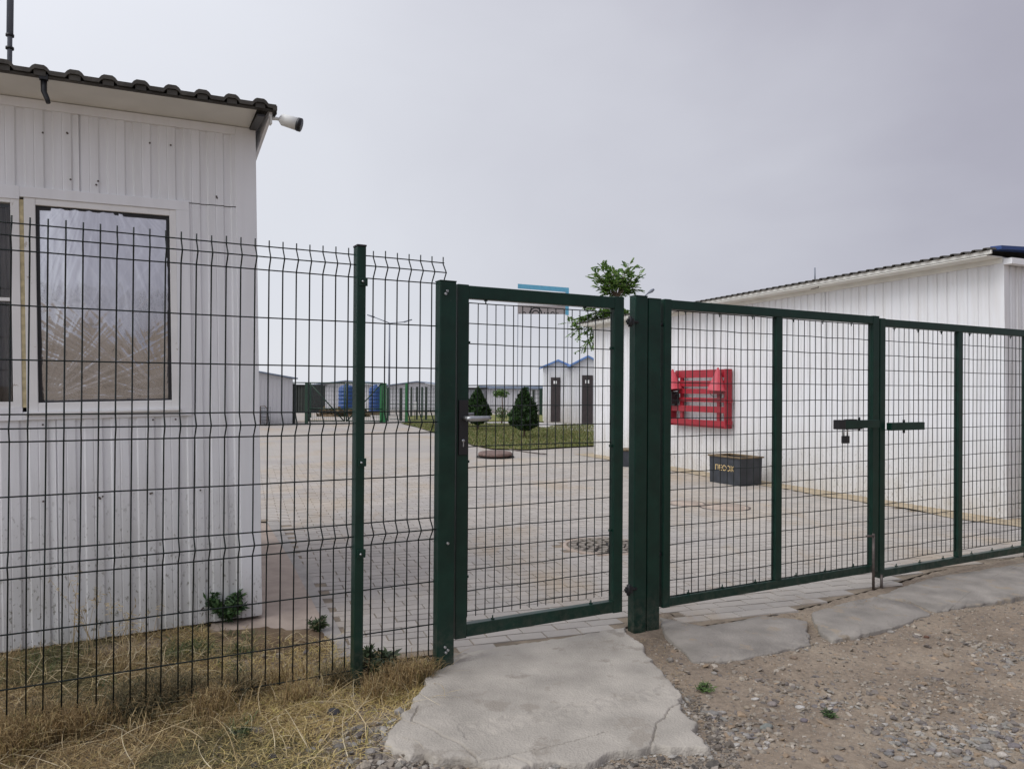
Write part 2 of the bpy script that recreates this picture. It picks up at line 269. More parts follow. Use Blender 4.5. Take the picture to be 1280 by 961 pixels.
# ------------------------------------------------------------------ mesh helpers
class MB:
    def __init__(s): s.v = []; s.f = []; s.smooth = set(); s.mi = []
    def add(s, vs, fs_, smooth=False, mi=0):
        o = len(s.v); s.v += [tuple(p) for p in vs]
        for f in fs_:
            if smooth: s.smooth.add(len(s.f))
            s.f.append(tuple(i+o for i in f)); s.mi.append(mi)
        return s
    def box(s, x0, x1, y0, y1, z0, z1, bev=0.0, mi=0, mtx=None):
        if bev:
            bm = bmesh.new(); bmesh.ops.create_cube(bm, size=1, matrix=Matrix.Translation(((x0+x1)/2, (y0+y1)/2, (z0+z1)/2)) @ Matrix.Diagonal((x1-x0, y1-y0, z1-z0, 1)))
            bmesh.ops.bevel(bm, geom=bm.edges[:], offset=bev, segments=2, affect='EDGES', profile=.6)
            bm.verts.index_update(); vs = [v.co.copy() for v in bm.verts]; fc = [[v.index for v in f.verts] for f in bm.faces]; bm.free()
        else:
            vs = [Vector(p) for p in ((x0, y0, z0), (x1, y0, z0), (x1, y1, z0), (x0, y1, z0), (x0, y0, z1), (x1, y0, z1), (x1, y1, z1), (x0, y1, z1))]
            fc = [(3, 2, 1, 0), (4, 5, 6, 7), (0, 1, 5, 4), (1, 2, 6, 5), (2, 3, 7, 6), (3, 0, 4, 7)]
        if mtx: vs = [mtx @ v for v in vs]
        return s.add(vs, fc, mi=mi)
    def tube(s, pts, r, n=6, caps=True, mi=0, smooth=True):
        pts = [Vector(p) for p in pts]; rs = r if isinstance(r, (list, tuple)) else [r]*len(pts); vs = []; fc = []
        ref = None
        for i, p in enumerate(pts):
            d = (pts[min(i+1, len(pts)-1)]-pts[max(i-1, 0)]).normalized()
            if ref is None:
                ref = d.orthogonal().normalized()
            ref = (ref-d*ref.dot(d)).normalized(); b = d.cross(ref)
            for k in range(n):
                a = 2*math.pi*(k+.5)/n; vs.append(p+(ref*math.cos(a)+b*math.sin(a))*rs[i])
        for i in range(len(pts)-1):
            for k in range(n): fc.append((i*n+k, i*n+(k+1) % n, (i+1)*n+(k+1) % n, (i+1)*n+k))
        s.add(vs, fc, smooth, mi)
        if caps:
            o = len(s.v)-len(vs)
            s.f.append(tuple(o+k for k in range(n))[::-1]); s.mi.append(mi); s.f.append(tuple(o+(len(pts)-1)*n+k for k in range(n))); s.mi.append(mi)
        return s
    def lathe(s, prof, c=(0, 0, 0), n=24, mtx=None, smooth=True, mi=0):
        vs = []; fc = []
        for r, z in prof:
            for k in range(n): a = 2*math.pi*k/n; vs.append(Vector((r*math.cos(a), r*math.sin(a), z)))
        for i in range(len(prof)-1):
            for k in range(n): fc.append((i*n+k, i*n+(k+1) % n, (i+1)*n+(k+1) % n, (i+1)*n+k))
        if mtx: vs = [mtx @ v for v in vs]
        vs = [v+Vector(c) for v in vs]
        return s.add(vs, fc, smooth, mi)
    def prism(s, poly, z0, z1, mi=0, mtx=None):
        n = len(poly); vs = [Vector((p[0], p[1], z0)) for p in poly]+[Vector((p[0], p[1], z1)) for p in poly]
        if mtx: vs = [mtx @ v for v in vs]
        fc = [tuple(range(n))[::-1], tuple(range(n, 2*n))]+[(i, (i+1) % n, n+(i+1) % n, n+i) for i in range(n)]
        return s.add(vs, fc, mi=mi)
    def corr(s, x0, x1, z0, z1, pitch=.118, phase=0., dep=.012, wall=0., flip=1, mi=0, axis='x', groove=.03):
        """sheet with narrow recessed grooves, face towards -y"""
        xs = [(x0, 0)]; k = math.floor((x0-phase)/pitch)-1
        while True:
            c = phase+k*pitch; k += 1
            if c > x1+pitch: break
            for dx, dy in ((-groove/2-.008, 0), (-groove/2, dep), (groove/2, dep), (groove/2+.008, 0), (pitch*.5-.004, 0), (pitch*.5, .0022), (pitch*.5+.004, 0)):
                if x0 < c+dx < x1: xs.append((c+dx, dy))
        xs.append((x1, 0)); vs = []
        for x, y in xs: vs += [Vector((x, wall+flip*y, z0)), Vector((x, wall+flip*y, z1))]
        n = len(xs); fc = [(2*i, 2*i+2, 2*i+3, 2*i+1) for i in range(n-1)]
        if axis == 'y': vs = [Vector((v.y, v.x, v.z)) for v in vs]
        return s.add(vs, fc, mi=mi)
    def mesh(s, name):
        me = bpy.data.meshes.new(name); me.from_pydata(s.v, [], s.f)
        if s.smooth or any(s.mi):
            me.polygons.foreach_set('use_smooth', [i in s.smooth for i in range(len(s.f))]); me.polygons.foreach_set('material_index', s.mi)
        me.update(); return me
    def build(s, name, mats, parent=None, mtx=None):
        me = s.mesh(name)
        for k in (mats if isinstance(mats, (list, tuple)) else [mats]): me.materials.append(M[k])
        o = bpy.data.objects.new(name, me); COL.objects.link(o)
        if parent: o.parent = parent
        if mtx is not None: o.matrix_world = mtx
        return o
def tag(o, label=None, cat=None, group=None, kind=None):
    if label: o['label'] = label
    if cat: o['category'] = cat
    if group: o['group'] = group
    if kind: o['kind'] = kind
    return o
def thing(name, label, cat, loc=(0, 0, 0), rz=0, group=None, mtx=None):
    o = bpy.data.objects.new(name, None); COL.objects.link(o); o.empty_display_size = .1
    if mtx is not None: o.matrix_world = mtx
    else: o.location = loc; o.rotation_euler = (0, 0, rz)
    return tag(o, label, cat, group)
def copy_tree(o, parent=None):
    c = o.copy(); COL.objects.link(c)
    if parent: c.parent = parent
    for ch in o.children: copy_tree(ch, c)
    return c
def bulk(name, V, F, mname, tint=None, tint_name='tint', parent=None, smooth=False):
    """numpy mesh: V (n,3), F (m,k); tint per-vertex colour (n,3)"""
    me = bpy.data.meshes.new(name); me.vertices.add(len(V)); me.vertices.foreach_set('co', np.asarray(V, dtype=np.float32).ravel())
    k = F.shape[1]; me.loops.add(F.size); me.polygons.add(len(F)); me.loops.foreach_set('vertex_index', F.astype(np.int32).ravel())
    me.polygons.foreach_set('loop_start', np.arange(0, F.size, k, dtype=np.int32)); me.update(calc_edges=True); me.validate()
    me.polygons.foreach_set('use_smooth', [smooth]*len(me.polygons))
    if tint is not None:
        if tint.ndim == 1:
            a = me.attributes.new(tint_name, 'FLOAT', 'POINT'); a.data.foreach_set('value', tint.astype(np.float32))
        else:
            a = me.attributes.new(tint_name, 'FLOAT_COLOR', 'POINT'); a.data.foreach_set('color', np.c_[tint, np.ones(len(tint))].astype(np.float32).ravel())
    me.materials.append(M[mname]); o = bpy.data.objects.new(name, me); COL.objects.link(o)
    if parent: o.parent = parent
    return o
def inpoly(P, poly):
    P = np.asarray(P); x, y = P[:, 0], P[:, 1]; c = np.zeros(len(P), bool); n = len(poly); j = n-1
    for i in range(n):
        xi, yi = poly[i][:2]; xj, yj = poly[j][:2]
        c ^= ((yi > y) != (yj > y)) & (x < (xj-xi)*(y-yi)/((yj-yi) or 1e-9)+xi); j = i
    return c
def pix(*pts): return [gp(a, b).xy[:] for a, b in pts]
def pdist(P, A, B):
    A = np.array(A[:2]); B = np.array(B[:2]); d = B-A; t = np.clip(((P-A)@d)/(d@d), 0, 1); return np.hypot(*(P-(A+t[:, None]*d)).T)

# ================================================================== SETTING
# near terrain height field
def hnoise(x, y):
    return .012*noise.noise(Vector((x*.9, y*.9, 0)))*2+.006*noise.noise(Vector((x*4, y*4, 3)))+.004*noise.noise(Vector((x*14, y*14, 5)))
FENCE_EDGE = [(-6, 0), (20, 0)]
def terrain_z(x, y):
    s = x*FU.x+y*FU.y; d = x*FN.x+y*FN.y-DF
    z = hnoise(x, y)-.012
    if s > 2.7 and d < .3: z -= .0+.018*min(1, max(0, (-d-.3)/.6))
    if .9 < s < 2.9 and d < .2: z -= .012
    if s < 1.1: z += .006
    return z
near_edge = pix((455, 815), (545, 800))
PAVE = [gp(431, 830).xy[:], gp(545, 816).xy[:], gp(590, 815).xy[:], gp(690, 799).xy[:], gp(752, 789).xy[:], gp(783, 782).xy[:], gp(825, 757).xy[:], gp(866, 782).xy[:], gp(960, 768).xy[:], gp(1010, 757).xy[:], gp(1055, 745).xy[:], gp(1110, 730).xy[:], gp(1165, 713).xy[:], gp(1290, 692).xy[:], (7.5, 6.6), (7.2, 8.0)]
A0 = gp(1258, 650); BD = Vector((-0.41224, 0.91107, 0)); BN = Vector((0.91107, 0.41224, 0))   # long building wall line
w0 = A0-BN*.32; w1 = A0+BD*8.3-BN*.25
PAVE += [w0.xy[:], w1.xy[:], (1.45, 15.5), (-.6, 13.6), (-3.9, 13.6), (-3.9, 9.0), gp(322, 651).xy[:], gp(343, 651).xy[:]]
xs = np.arange(-3.2, 6.2, .024); ys = np.arange(1.6, 7.0, .024)
def terrain():
    V = []; nx, ny = len(xs), len(ys)
    for y in ys:
        for x in xs: V.append((x, y, terrain_z(x, y)))
    V = np.array(V); F = []
    idx = np.arange(nx*ny).reshape(ny, nx)
    F = np.stack([idx[:-1, :-1], idx[:-1, 1:], idx[1:, 1:], idx[1:, :-1]], -1).reshape(-1, 4)
    s = V[:, :2]@np.array(FU.xy); d = V[:, :2]@np.array(FN.xy)-DF
    # under the paving the soil is lower
    ins = inpoly(V[:, :2], PAVE); V[ins, 2] = np.minimum(V[ins, 2]-.008, -.012)
    # soil banked up against the edge of the paving
    out = ~ins & (V[:, 0] > -.9) & (V[:, 1] > 2.8); dm = np.full(len(V), 9.)
    for a, b in zip(PAVE[:13], PAVE[1:14]): dm[out] = np.minimum(dm[out], pdist(V[out][:, :2], a, b))
    w = np.clip(1-dm/.13, 0, 1); V[:, 2] = V[:, 2]*(1-w)+(-.004+.4*(V[:, 2]+.012))*w
    return V, F
V, F = terrain()
tag(bulk('ground', V, F, 'dirt', smooth=True), kind='structure')
o = MB().add([(-900, -900, -.055), (900, -900, -.055), (900, 900, -.055), (-900, 900, -.055)], [(0, 1, 2, 3)]).build('plain', 'dirt'); tag(o, kind='structure')

# pavement: flat far part, joint bed, pavers
far_poly = [(-3.8, 13.5), (-3.8, 8.95), (-4.5, 6.3), (-40, 12), (-40, 80), (30, 80), (30, 14), (4.0, 16.1), (1.5, 15.3), (-.55, 13.45)]
pv = MB(); pv.add([(x, y, -.002) for x, y in far_poly], [tuple(range(len(far_poly)))][::-1])
pave = pv.build('pavement', 'paver_far'); tag(pave, kind='structure')
jb = MB(); jb.add([(x, y, -.0055) for x, y in PAVE], [tuple(range(len(PAVE)))]); o = jb.build('joint_bed', 'joint', pave)
ANG = R(-19); PA = Vector((math.sin(ANG), math.cos(ANG), 0)); PB = Vector((PA.y, -PA.x, 0))
cells = []
for i in range(-10, 160):
    for j in range(-60, 60):
        off = .1 if i % 2 else 0
        c = PA*(3.0+i*.1)+PB*(j*.2+off)
        cells.append((c.x, c.y))
cells = np.array(cells)
ok = inpoly(cells, PAVE) & (cells[:, 1] > 2.5)
for a in (PA, -PA): ok &= inpoly(cells+np.array(a.xy)*.02, PAVE)
for a in (PB, -PB): ok &= inpoly(cells+np.array(a.xy)*.03, PAVE)
MH = gp(757, 682); MH.z = 0
ok &= np.hypot(cells[:, 0]-MH.x, cells[:, 1]-MH.y) > .36
cells = cells[ok]
# visible ones first by distance
order = np.argsort(np.hypot(cells[:, 0]-.6, cells[:, 1]))
cells = cells[order]
def brick_geo(cx, cy, rot, tx, ty, dz, hl=.0982, hw=.0482):
    a = PB*math.cos(rot)+PA*math.sin(rot); b = -PB*math.sin(rot)+PA*math.cos(rot); out = []
    for lx, ly, z in ((-1, -1, -.012), (1, -1, -.012), (1, 1, -.012), (-1, 1, -.012)):
        p = Vector((cx, cy, 0))+a*lx*hl+b*ly*hw; out.append((p.x, p.y, z+dz))
    for lx, ly in ((-1, -1), (1, -1), (1, 1), (-1, 1)):
        p = Vector((cx, cy, 0))+a*lx*(hl-.0022)+b*ly*(hw-.0022); out.append((p.x, p.y, dz+tx*lx+ty*ly))
    return out
BF = np.array([(4, 5, 6, 7), (0, 1, 5, 4), (1, 2, 6, 5), (2, 3, 7, 6), (3, 0, 4, 7)])
def pz(x, y): return .0035*noise.noise(Vector((x*.9, y*.9, 6)))
base = MB().add(brick_geo(0, 0, 0, 0, 0, 0), [tuple(f) for f in BF])
pmeshes = []
for k in range(14):
    mb = MB().add([Vector(p) for p in brick_geo(0, 0, 0, random.uniform(-.0012, .0012), random.uniform(-.0012, .0012), 0)], [tuple(f) for f in BF])
    me = mb.mesh('paver'); me.materials.append(M['paver']); a = me.attributes.new('shade', 'FLOAT', 'POINT'); a.data.foreach_set('value', [random.uniform(.93, 1.06)]*8); pmeshes.append(me)
for (x, y) in cells[:300]:
    o = bpy.data.objects.new('paver', random.choice(pmeshes)); COL.objects.link(o); o.parent = pave
    o.location = (x, y, pz(x, y)+random.uniform(-.0012, .0012)); o.rotation_euler = (0, 0, random.gauss(0, .006))
V = []; T = []
for (x, y) in cells[300:]:
    V += brick_geo(x, y, random.gauss(0, .006), random.uniform(-.0008, .0008), random.uniform(-.0008, .0008), pz(x, y)+random.uniform(-.0012, .0012)); T += [random.uniform(.93, 1.06)]*8
V = np.array(V); n = len(V)//8; F = (BF[None]+np.arange(n)[:, None, None]*8).reshape(-1, 4)
o = bulk('distant_pavers', V, F, 'paver', np.array(T), 'shade', pave); o['kind'] = 'stuff'

# sandy strip between pavers and long wall, with an uneven edge
def sheet(name, poly, z, m, parent=None, kind='structure', thick=0):
    mb = MB()
    if thick: mb.prism(poly, z-thick, z)
    else: mb.add([(x, y, z) for x, y in poly], [tuple(range(len(poly)))])
    o = mb.build(name, m, parent)
    if not parent: tag(o, kind=kind)
    return o
edge = []
for k in range(60):
    u = -1.6+k*10.0/59; w = .36+.07*noise.noise(Vector((u*1.7, 0, 0)))*2+.02*noise.noise(Vector((u*9, 2, 0)))
    p = A0+BD*u-BN*w; edge.append(p.xy[:])
q0 = A0+BD*8.4+BN*.3; q1 = A0-BD*1.6+BN*4
ns_ = len(edge); svs = [(x, y, .006) for x, y in edge]+[((A0+BD*(-1.6+k*10/59)+BN*(.1 if k > 9 else 4)).x, (A0+BD*(-1.6+k*10/59)+BN*(.1 if k > 9 else 4)).y, .012) for k in range(60)]
o = MB().add(svs, [(i, i+1, ns_+i+1, ns_+i) for i in range(59)]).build('sand_strip', 'sand'); tag(o, kind='structure')

# bare soil bank at the end of the apron
bank = jag_late = pix((250, 800), (262, 790), (300, 786), (330, 784), (370, 788), (402, 788), (420, 800), (424, 816), (400, 812), (360, 820), (320, 822), (280, 815))
cb = Vector((sum(p[0] for p in bank)/len(bank), sum(p[1] for p in bank)/len(bank))); nb_ = len(bank)*5; ring = []
for i in range(nb_):
    a = Vector(bank[i//5]); b = Vector(bank[(i//5+1) % len(bank)]); p = a.lerp(b, (i % 5)/5); ring.append(p+Vector((noise.noise(Vector((p.x*20, p.y*20, 3))), noise.noise(Vector((p.x*20, p.y*20, 8)))))*.018)
vs = []
for f, z_ in ((1.0, -.03), (.94, .004), (.8, .016), (.55, .020), (.3, .024), (.1, .022)):
    for p in ring: q = cb+(p-cb)*f; vs.append((q.x, q.y, z_+.012*noise.noise(Vector((q.x*14, q.y*14, 2)))+.006*noise.noise(Vector((q.x*40, q.y*40, 2)))))
vs.append((cb.x, cb.y, .022)); fc = [(k*nb_+i, k*nb_+(i+1) % nb_, (k+1)*nb_+(i+1) % nb_, (k+1)*nb_+i) for k in range(5) for i in range(nb_)]+[(5*nb_+i, 5*nb_+(i+1) % nb_, 6*nb_) for i in range(nb_)]
tag(MB().add(vs, fc, True).build('soil_bank', 'soil'), kind='structure')

# kerb line and apron by the cabin
apron = pix((300, 655), (334, 655), (362, 700), (407, 785), (330, 795), (262, 790))
sheet('apron', apron, .012, 'apron', thick=.05)
kerb = bpy.data.objects.new('kerb', None); COL.objects.link(kerb); tag(kerb, kind='structure')
ka = gp(341, 652); kb = gp(430, 822); kd = (kb-ka); kl = kd.length; kd.normalize(); kn = Vector((kd.y, -kd.x, 0))
ang = math.atan2(kd.y, kd.x)
u = 0; i = 0
while u < kl-.05:
    l = min(.78, kl-u); mb = MB(); mb.box(0, l-.008, -.052, .052, -.07, .006, bev=.006); k = mb.build('kerb_stone', 'kerb', kerb); p = ka+kd*u
    k.location = (p.x, p.y, random.uniform(-.002, .004)); k.rotation_euler = (random.uniform(-.01, .01), 0, ang+random.uniform(-.006, .006)); u += l; i += 1

# concrete slab at the small gate, broken edge and cracks
SLAB = [(564, 829), (552, 838), (540, 842), (533, 850), (530, 862), (518, 874), (516, 886), (503, 893), (497, 905), (486, 915), (481, 930), (492, 938), (512, 948), (530, 946), (556, 949), (590, 951), (612, 957), (650, 961), (690, 952), (735, 958), (760, 943), (790, 941), (812, 936), (850, 938), (884, 937), (878, 925), (866, 915), (872, 904), (857, 896), (850, 880), (852, 868), (840, 855), (826, 838), (808, 820), (803, 806), (783, 794), (783, 786), (752, 790), (690, 800), (590, 816), (564, 818)]
SP = pix(*SLAB)
def jag(poly, amp, seg=.02, seed=0):
    out = []; n = len(poly)
    for i in range(n):
        a = Vector(poly[i]); b = Vector(poly[(i+1) % n]); k = max(1, int((b-a).length/seg)); nn = Vector((-(b-a).y, (b-a).x)).normalized()
        for j in range(k):
            p = a+(b-a)*j/k; out.append(tuple(p+nn*amp*noise.noise(Vector((p.x*25, p.y*25, seed)))))
    return out
SPj = jag(jag(SP, .020, .03, 4), .010, .009, 2)
cracks = [pix((515, 903), (535, 912), (558, 925), (575, 933), (590, 946), (600, 953)), pix((600, 953), (622, 950), (640, 948), (668, 958), (700, 968)), pix((868, 868), (850, 880), (838, 886), (832, 898), (820, 908), (817, 925), (813, 938)), pix((514, 903), (519, 893), (524, 884)), pix((604, 954), (690, 935), (745, 921), (762, 917))]
h = .0042; gx = np.arange(-.75, 1.3, h); gy = np.arange(2.4, 4.4, h)
GX, GY = np.meshgrid(gx, gy); P = np.c_[GX.ravel(), GY.ravel()]
inside = inpoly(P, SPj)
cd_ = np.full(len(P), 9.)
for ci, c in enumerate(cracks):
    cj = []
    for a, b in zip(c[:-1], c[1:]):
        a = Vector(a); b = Vector(b); k = max(1, int((b-a).length/.012))
        for j in range(k): p = a+(b-a)*j/k; cj.append((p.x+.007*noise.noise(Vector((p.x*60, p.y*60, ci))), p.y+.007*noise.noise(Vector((p.x*60, p.y*60, ci+9)))))
    cj.append(tuple(c[-1]))
    w = (.8, 1.2, .8, .6, .4)[ci]
    for a, b in zip(cj[:-1], cj[1:]): cd_ = np.minimum(cd_, pdist(P, a, b)/w)
rib = [pix((575, 925), (690, 900), (760, 890)), pix((570, 908), (640, 898), (730, 880), (790, 872))]
Z = np.zeros(len(P)); ed = np.full(len(P), 9.)
lo_, hi_ = np.array(SPj).min(0)-.02, np.array(SPj).max(0)+.02; near_ = ((P > lo_) & (P < hi_)).all(1)
Pn = P[near_]; en = np.full(len(Pn), 9.)
for a, b in zip(SPj, SPj[1:]+SPj[:1]):
    m_ = (np.abs(Pn[:, 0]-a[0]) < .06) & (np.abs(Pn[:, 1]-a[1]) < .06)
    en[m_] = np.minimum(en[m_], pdist(Pn[m_], a, b))
ed[near_] = en; sg_ = np.where(inside, ed, -ed); keep = sg_ > -.011; idxs = np.nonzero(keep)[0]
for i in idxs:
    x, y = P[i]
    Z[i] = .010+.007*noise.noise(Vector((x*2.2, y*2.2, 1)))+.0012*noise.noise(Vector((x*11, y*11, 2)))+.0008*noise.noise(Vector((x*45, y*45, 2)))-.003*max(0, noise.noise(Vector((x*20, y*20, 9)))-.35)
Z -= .003*np.clip(1-np.maximum(sg_, 0)/.018, 0, 1)**2; tt_ = np.clip((.003-sg_)/.0125, 0, 1); Z -= .055*tt_*tt_*(3-2*tt_)
Z -= .014*np.clip(1-cd_/.0045, 0, 1)**.5
# a shallow screeded step across the slab
stp = pix((572, 912), (585, 929), (640, 918), (790, 884), (850, 872), (845, 855), (700, 887), (575, 908))
ins = inpoly(P, jag(stp, .02, .03, 5)) & inside; rr = np.array([noise.noise(Vector((x*30, y*30, 4))) for x, y in P[ins]]); Z[ins] -= .004+.004*rr
nx, ny = len(gx), len(gy); idx = np.arange(nx*ny).reshape(ny, nx)
Fq = np.stack([idx[:-1, :-1], idx[:-1, 1:], idx[1:, 1:], idx[1:, :-1]], -1).reshape(-1, 4)
Fq = Fq[keep[Fq].all(1)]; used = np.unique(Fq); remap = -np.ones(nx*ny, int); remap[used] = np.arange(len(used))
tag(bulk('concrete_path', np.c_[P[used], Z[used]], remap[Fq], 'slab', smooth=True), kind='structure')

# three broken ramp slabs in front of the drive-in gate
ramp = bpy.data.objects.new('ramp', None); COL.objects.link(ramp); tag(ramp, kind='structure')
def ramp_slab(px_poly, z_in, z_out, inner, seed):
    poly = jag(jag(pix(*px_poly), .022, .05, seed), .010, .015, seed+7); c = MB(); n = len(poly)
    top = []
    for x, y in poly:
        s, d = fs(Vector((x, y, 0))); t = min(1, max(0, (inner-d)/.5)); top.append((x, y, z_in+(z_out-z_in)*t))
    cen = Vector((sum(p[0] for p in poly)/n, sum(p[1] for p in poly)/n)); cz = sum(p[2] for p in top)/n
    rings = []
    for f, dz in ((1.0, -.05), (1.0, -.006), (.985, 0), (.6, .004), (.3, .006)):
        rings.append([(cen.x+(p[0]-cen.x)*f, cen.y+(p[1]-cen.y)*f, cz+(p[2]-cz)*f+dz+(.003*noise.noise(Vector((p[0]*5*f, p[1]*5, seed))) if f < 1 else 0)) for p in top])
    vs = [p for r in rings for p in r]+[(cen.x, cen.y, cz+.006)]; fc = []
    for k in range(4):
        for i in range(n): fc.append((k*n+i, k*n+(i+1) % n, (k+1)*n+(i+1) % n, (k+1)*n+i))
    for i in range(n): fc.append((4*n+i, 4*n+(i+1) % n, 5*n))
    c.add(vs, fc, True); return c.build('ramp_slab', 'ramp', ramp)
ramp_slab([(826, 772), (868, 785), (905, 780), (958, 770), (1006, 776), (1014, 802), (962, 813), (915, 821), (868, 824), (845, 806), (829, 792)], .006, -.024, -.25, 1)
ramp_slab([(1012, 766), (1060, 752), (1093, 746), (1140, 755), (1165, 765), (1118, 781), (1080, 790), (1040, 797), (1022, 783)], .004, -.022, -.35, 2)
ramp_slab([(1098, 744), (1140, 730), (1168, 722), (1300, 700), (1310, 738), (1250, 748), (1170, 763), (1142, 753)], .004, -.020, -.3, 3)

# lawn and path behind
LAWN = pix((500, 529.5), (520, 534), (545, 542), (572, 550), (590, 557), (615, 562), (660, 563), (705, 560), (745, 558))+[(3.4, 17.0), (4.2, 27), (1.9, 27.5)]+pix((680, 536), (640, 531), (572, 530))
sheet('lawn', LAWN, .03, 'lawn')
L2 = pix((506, 527.5), (560, 527.4), (645, 527), (680, 528), (700, 519.5), (600, 518.8), (506, 520)); sheet('verge', L2, .03, 'lawn')
sheet('path', pix((560, 531.4), (648, 531.4), (680, 536.5), (745, 541), (800, 541), (800, 530.8), (690, 530), (648, 528.6), (560, 528.2)), .034, 'path')

# ------------------------------------------------------------------ bulk scatter helpers
def blades(name, pts, length, width, lift, cols, m='straw', lie=.8, seg=3, wob=.35):
    """curved ribbons; pts (n,3), length (n,), lift (n,) rise at tip/mid"""
    n = len(pts); az = RNG.uniform(0, 2*np.pi, n); V = np.zeros((n, seg+1, 2, 3)); bend = RNG.normal(0, wob, n)
    for k in range(seg+1):
        t = k/seg; a = az+bend*t*2
        r = length*t*lie; zz = lift*np.sin(np.pi*t*.62)
        c = pts+np.stack([np.cos(a)*r, np.sin(a)*r, zz], -1)
        w = width*(1-.75*t)
        sx = np.stack([-np.sin(a), np.cos(a), RNG.uniform(-.5, .5, n)*1.0], -1)*w[:, None]/2
        V[:, k, 0] = c-sx; V[:, k, 1] = c+sx
    base_ = np.arange(n)[:, None]*(seg+1)*2
    F = np.concatenate([np.stack([base_[:, 0]+2*k, base_[:, 0]+2*k+1, base_[:, 0]+2*k+3, base_[:, 0]+2*k+2], -1) for k in range(seg)])
    T = np.repeat(cols, (seg+1)*2, 0)
    return V.reshape(-1, 3), F, T
def pick_cols(n, pal, w=None, jit=.15):
    pal = np.array(pal); i = RNG.choice(len(pal), n, p=w); return pal[i]*(1+RNG.uniform(-jit, jit, (n, 1)))
STRAW = [(.40, .29, .13), (.30, .20, .085), (.50, .39, .20), (.20, .135, .06), (.12, .085, .045), (.33, .28, .10)]
def scatter(poly, n, dens=None):
    P = np.array(poly); lo = P.min(0); hi = P.max(0); out = []
    tot = 0
    while tot < n:
        q = RNG.uniform(lo, hi, (n*2, 2)); q = q[inpoly(q, poly)]
        if dens is not None: q = q[RNG.random(len(q)) < dens(q)]
        out.append(q); tot += len(q)
    return np.concatenate(out)[:n]
def withz(q, dz=0.):
    return np.c_[q, [terrain_z(x, y)+dz for x, y in q]]
HAY = pix((-40, 822), (120, 800), (235, 786), (262, 792), (330, 800), (405, 802), (428, 815), (446, 832), (500, 828), (563, 824), (545, 842), (530, 862), (512, 890), (478, 925), (440, 961), (400, 990), (-60, 990))
FA = np.array(FU.xy); FNa = np.array(FN.xy)
def dens_hay(q):
    s = q@FA; d = q@FNa-DF
    x = .55+.45*np.array([noise.noise(Vector((a*2.5, b*2.5, 7))) for a, b in q])*1.6
    x[(d > .25) & (s > .55)] *= .35
    x[(s > .75) & (d < -.25)] *= .55
    return np.clip(x, .08, 1)
parts_ = []
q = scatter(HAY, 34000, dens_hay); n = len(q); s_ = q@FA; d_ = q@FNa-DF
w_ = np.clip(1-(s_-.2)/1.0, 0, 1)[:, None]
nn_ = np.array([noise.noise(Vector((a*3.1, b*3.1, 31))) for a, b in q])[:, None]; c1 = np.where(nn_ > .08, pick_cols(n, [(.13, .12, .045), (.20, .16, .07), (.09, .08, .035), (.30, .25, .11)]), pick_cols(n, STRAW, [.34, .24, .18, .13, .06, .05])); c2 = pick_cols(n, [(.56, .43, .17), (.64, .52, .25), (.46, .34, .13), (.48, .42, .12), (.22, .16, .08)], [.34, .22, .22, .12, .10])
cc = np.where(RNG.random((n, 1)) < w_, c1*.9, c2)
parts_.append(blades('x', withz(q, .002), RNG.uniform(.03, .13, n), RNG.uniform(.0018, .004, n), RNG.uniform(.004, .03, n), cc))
# standing tufts along the fence line and cabin foot
q = scatter(HAY, 9000, lambda q: np.clip(1.0-np.abs((q@FNa-DF)-.0-.10*np.array([noise.noise(Vector((a*3, b*3, 21))) for a, b in q]))/.20, 0, 1)*np.clip(.1+np.array([noise.noise(Vector((a*3.2, b*3.2, 1))) for a, b in q])*2.6, .02, 1)); n = len(q)
parts_.append(blades('x', withz(q), RNG.uniform(.04, .16, n), RNG.uniform(.0016, .0035, n), RNG.uniform(.03, .11, n), pick_cols(n, STRAW, [.2, .3, .1, .25, .1, .05]), lie=.6))
for (cxp, cyp, rad, cnt) in ((178, 884, .13, 1500), (215, 872, .10, 900), (300, 868, .08, 500), (60, 905, .10, 500), (420, 850, .06, 350)):
    c_ = gp(cxp, cyp); q = RNG.normal(0, 1, (cnt, 2))*rad*.55+np.array([c_.x, c_.y]); n = cnt
    parts_.append(blades('x', withz(q, .004), RNG.uniform(.05, .17, n), RNG.uniform(.0016, .004, n), RNG.uniform(.03, .10, n), pick_cols(n, [(.07, .065, .03), (.12, .10, .05), (.20, .15, .07), (.30, .23, .12), (.05, .06, .03)]), lie=.75, wob=.8))
q = scatter(HAY, 600); n = len(q)
parts_.append(blades('x', withz(q, .012), RNG.uniform(.12, .34, n), RNG.uniform(.002, .0038, n), RNG.uniform(.01, .07, n), pick_cols(n, [(.52, .42, .25), (.42, .32, .16), (.58, .50, .33)]), lie=.95, seg=5, wob=.25))
def joinp(ps):
    V = np.concatenate([p[0] for p in ps]); o = 0; Fs = []
    for p in ps: Fs.append(p[1]+o); o += len(p[0])
    return V, np.concatenate(Fs), np.concatenate([p[2] for p in ps])
V, F, T = joinp(parts_); o = bulk('dry_grass', V, F, 'straw', T); tag(o, 'tangled dry yellow grass lying around the foot of the wire fence', 'dry grass', kind='stuff')
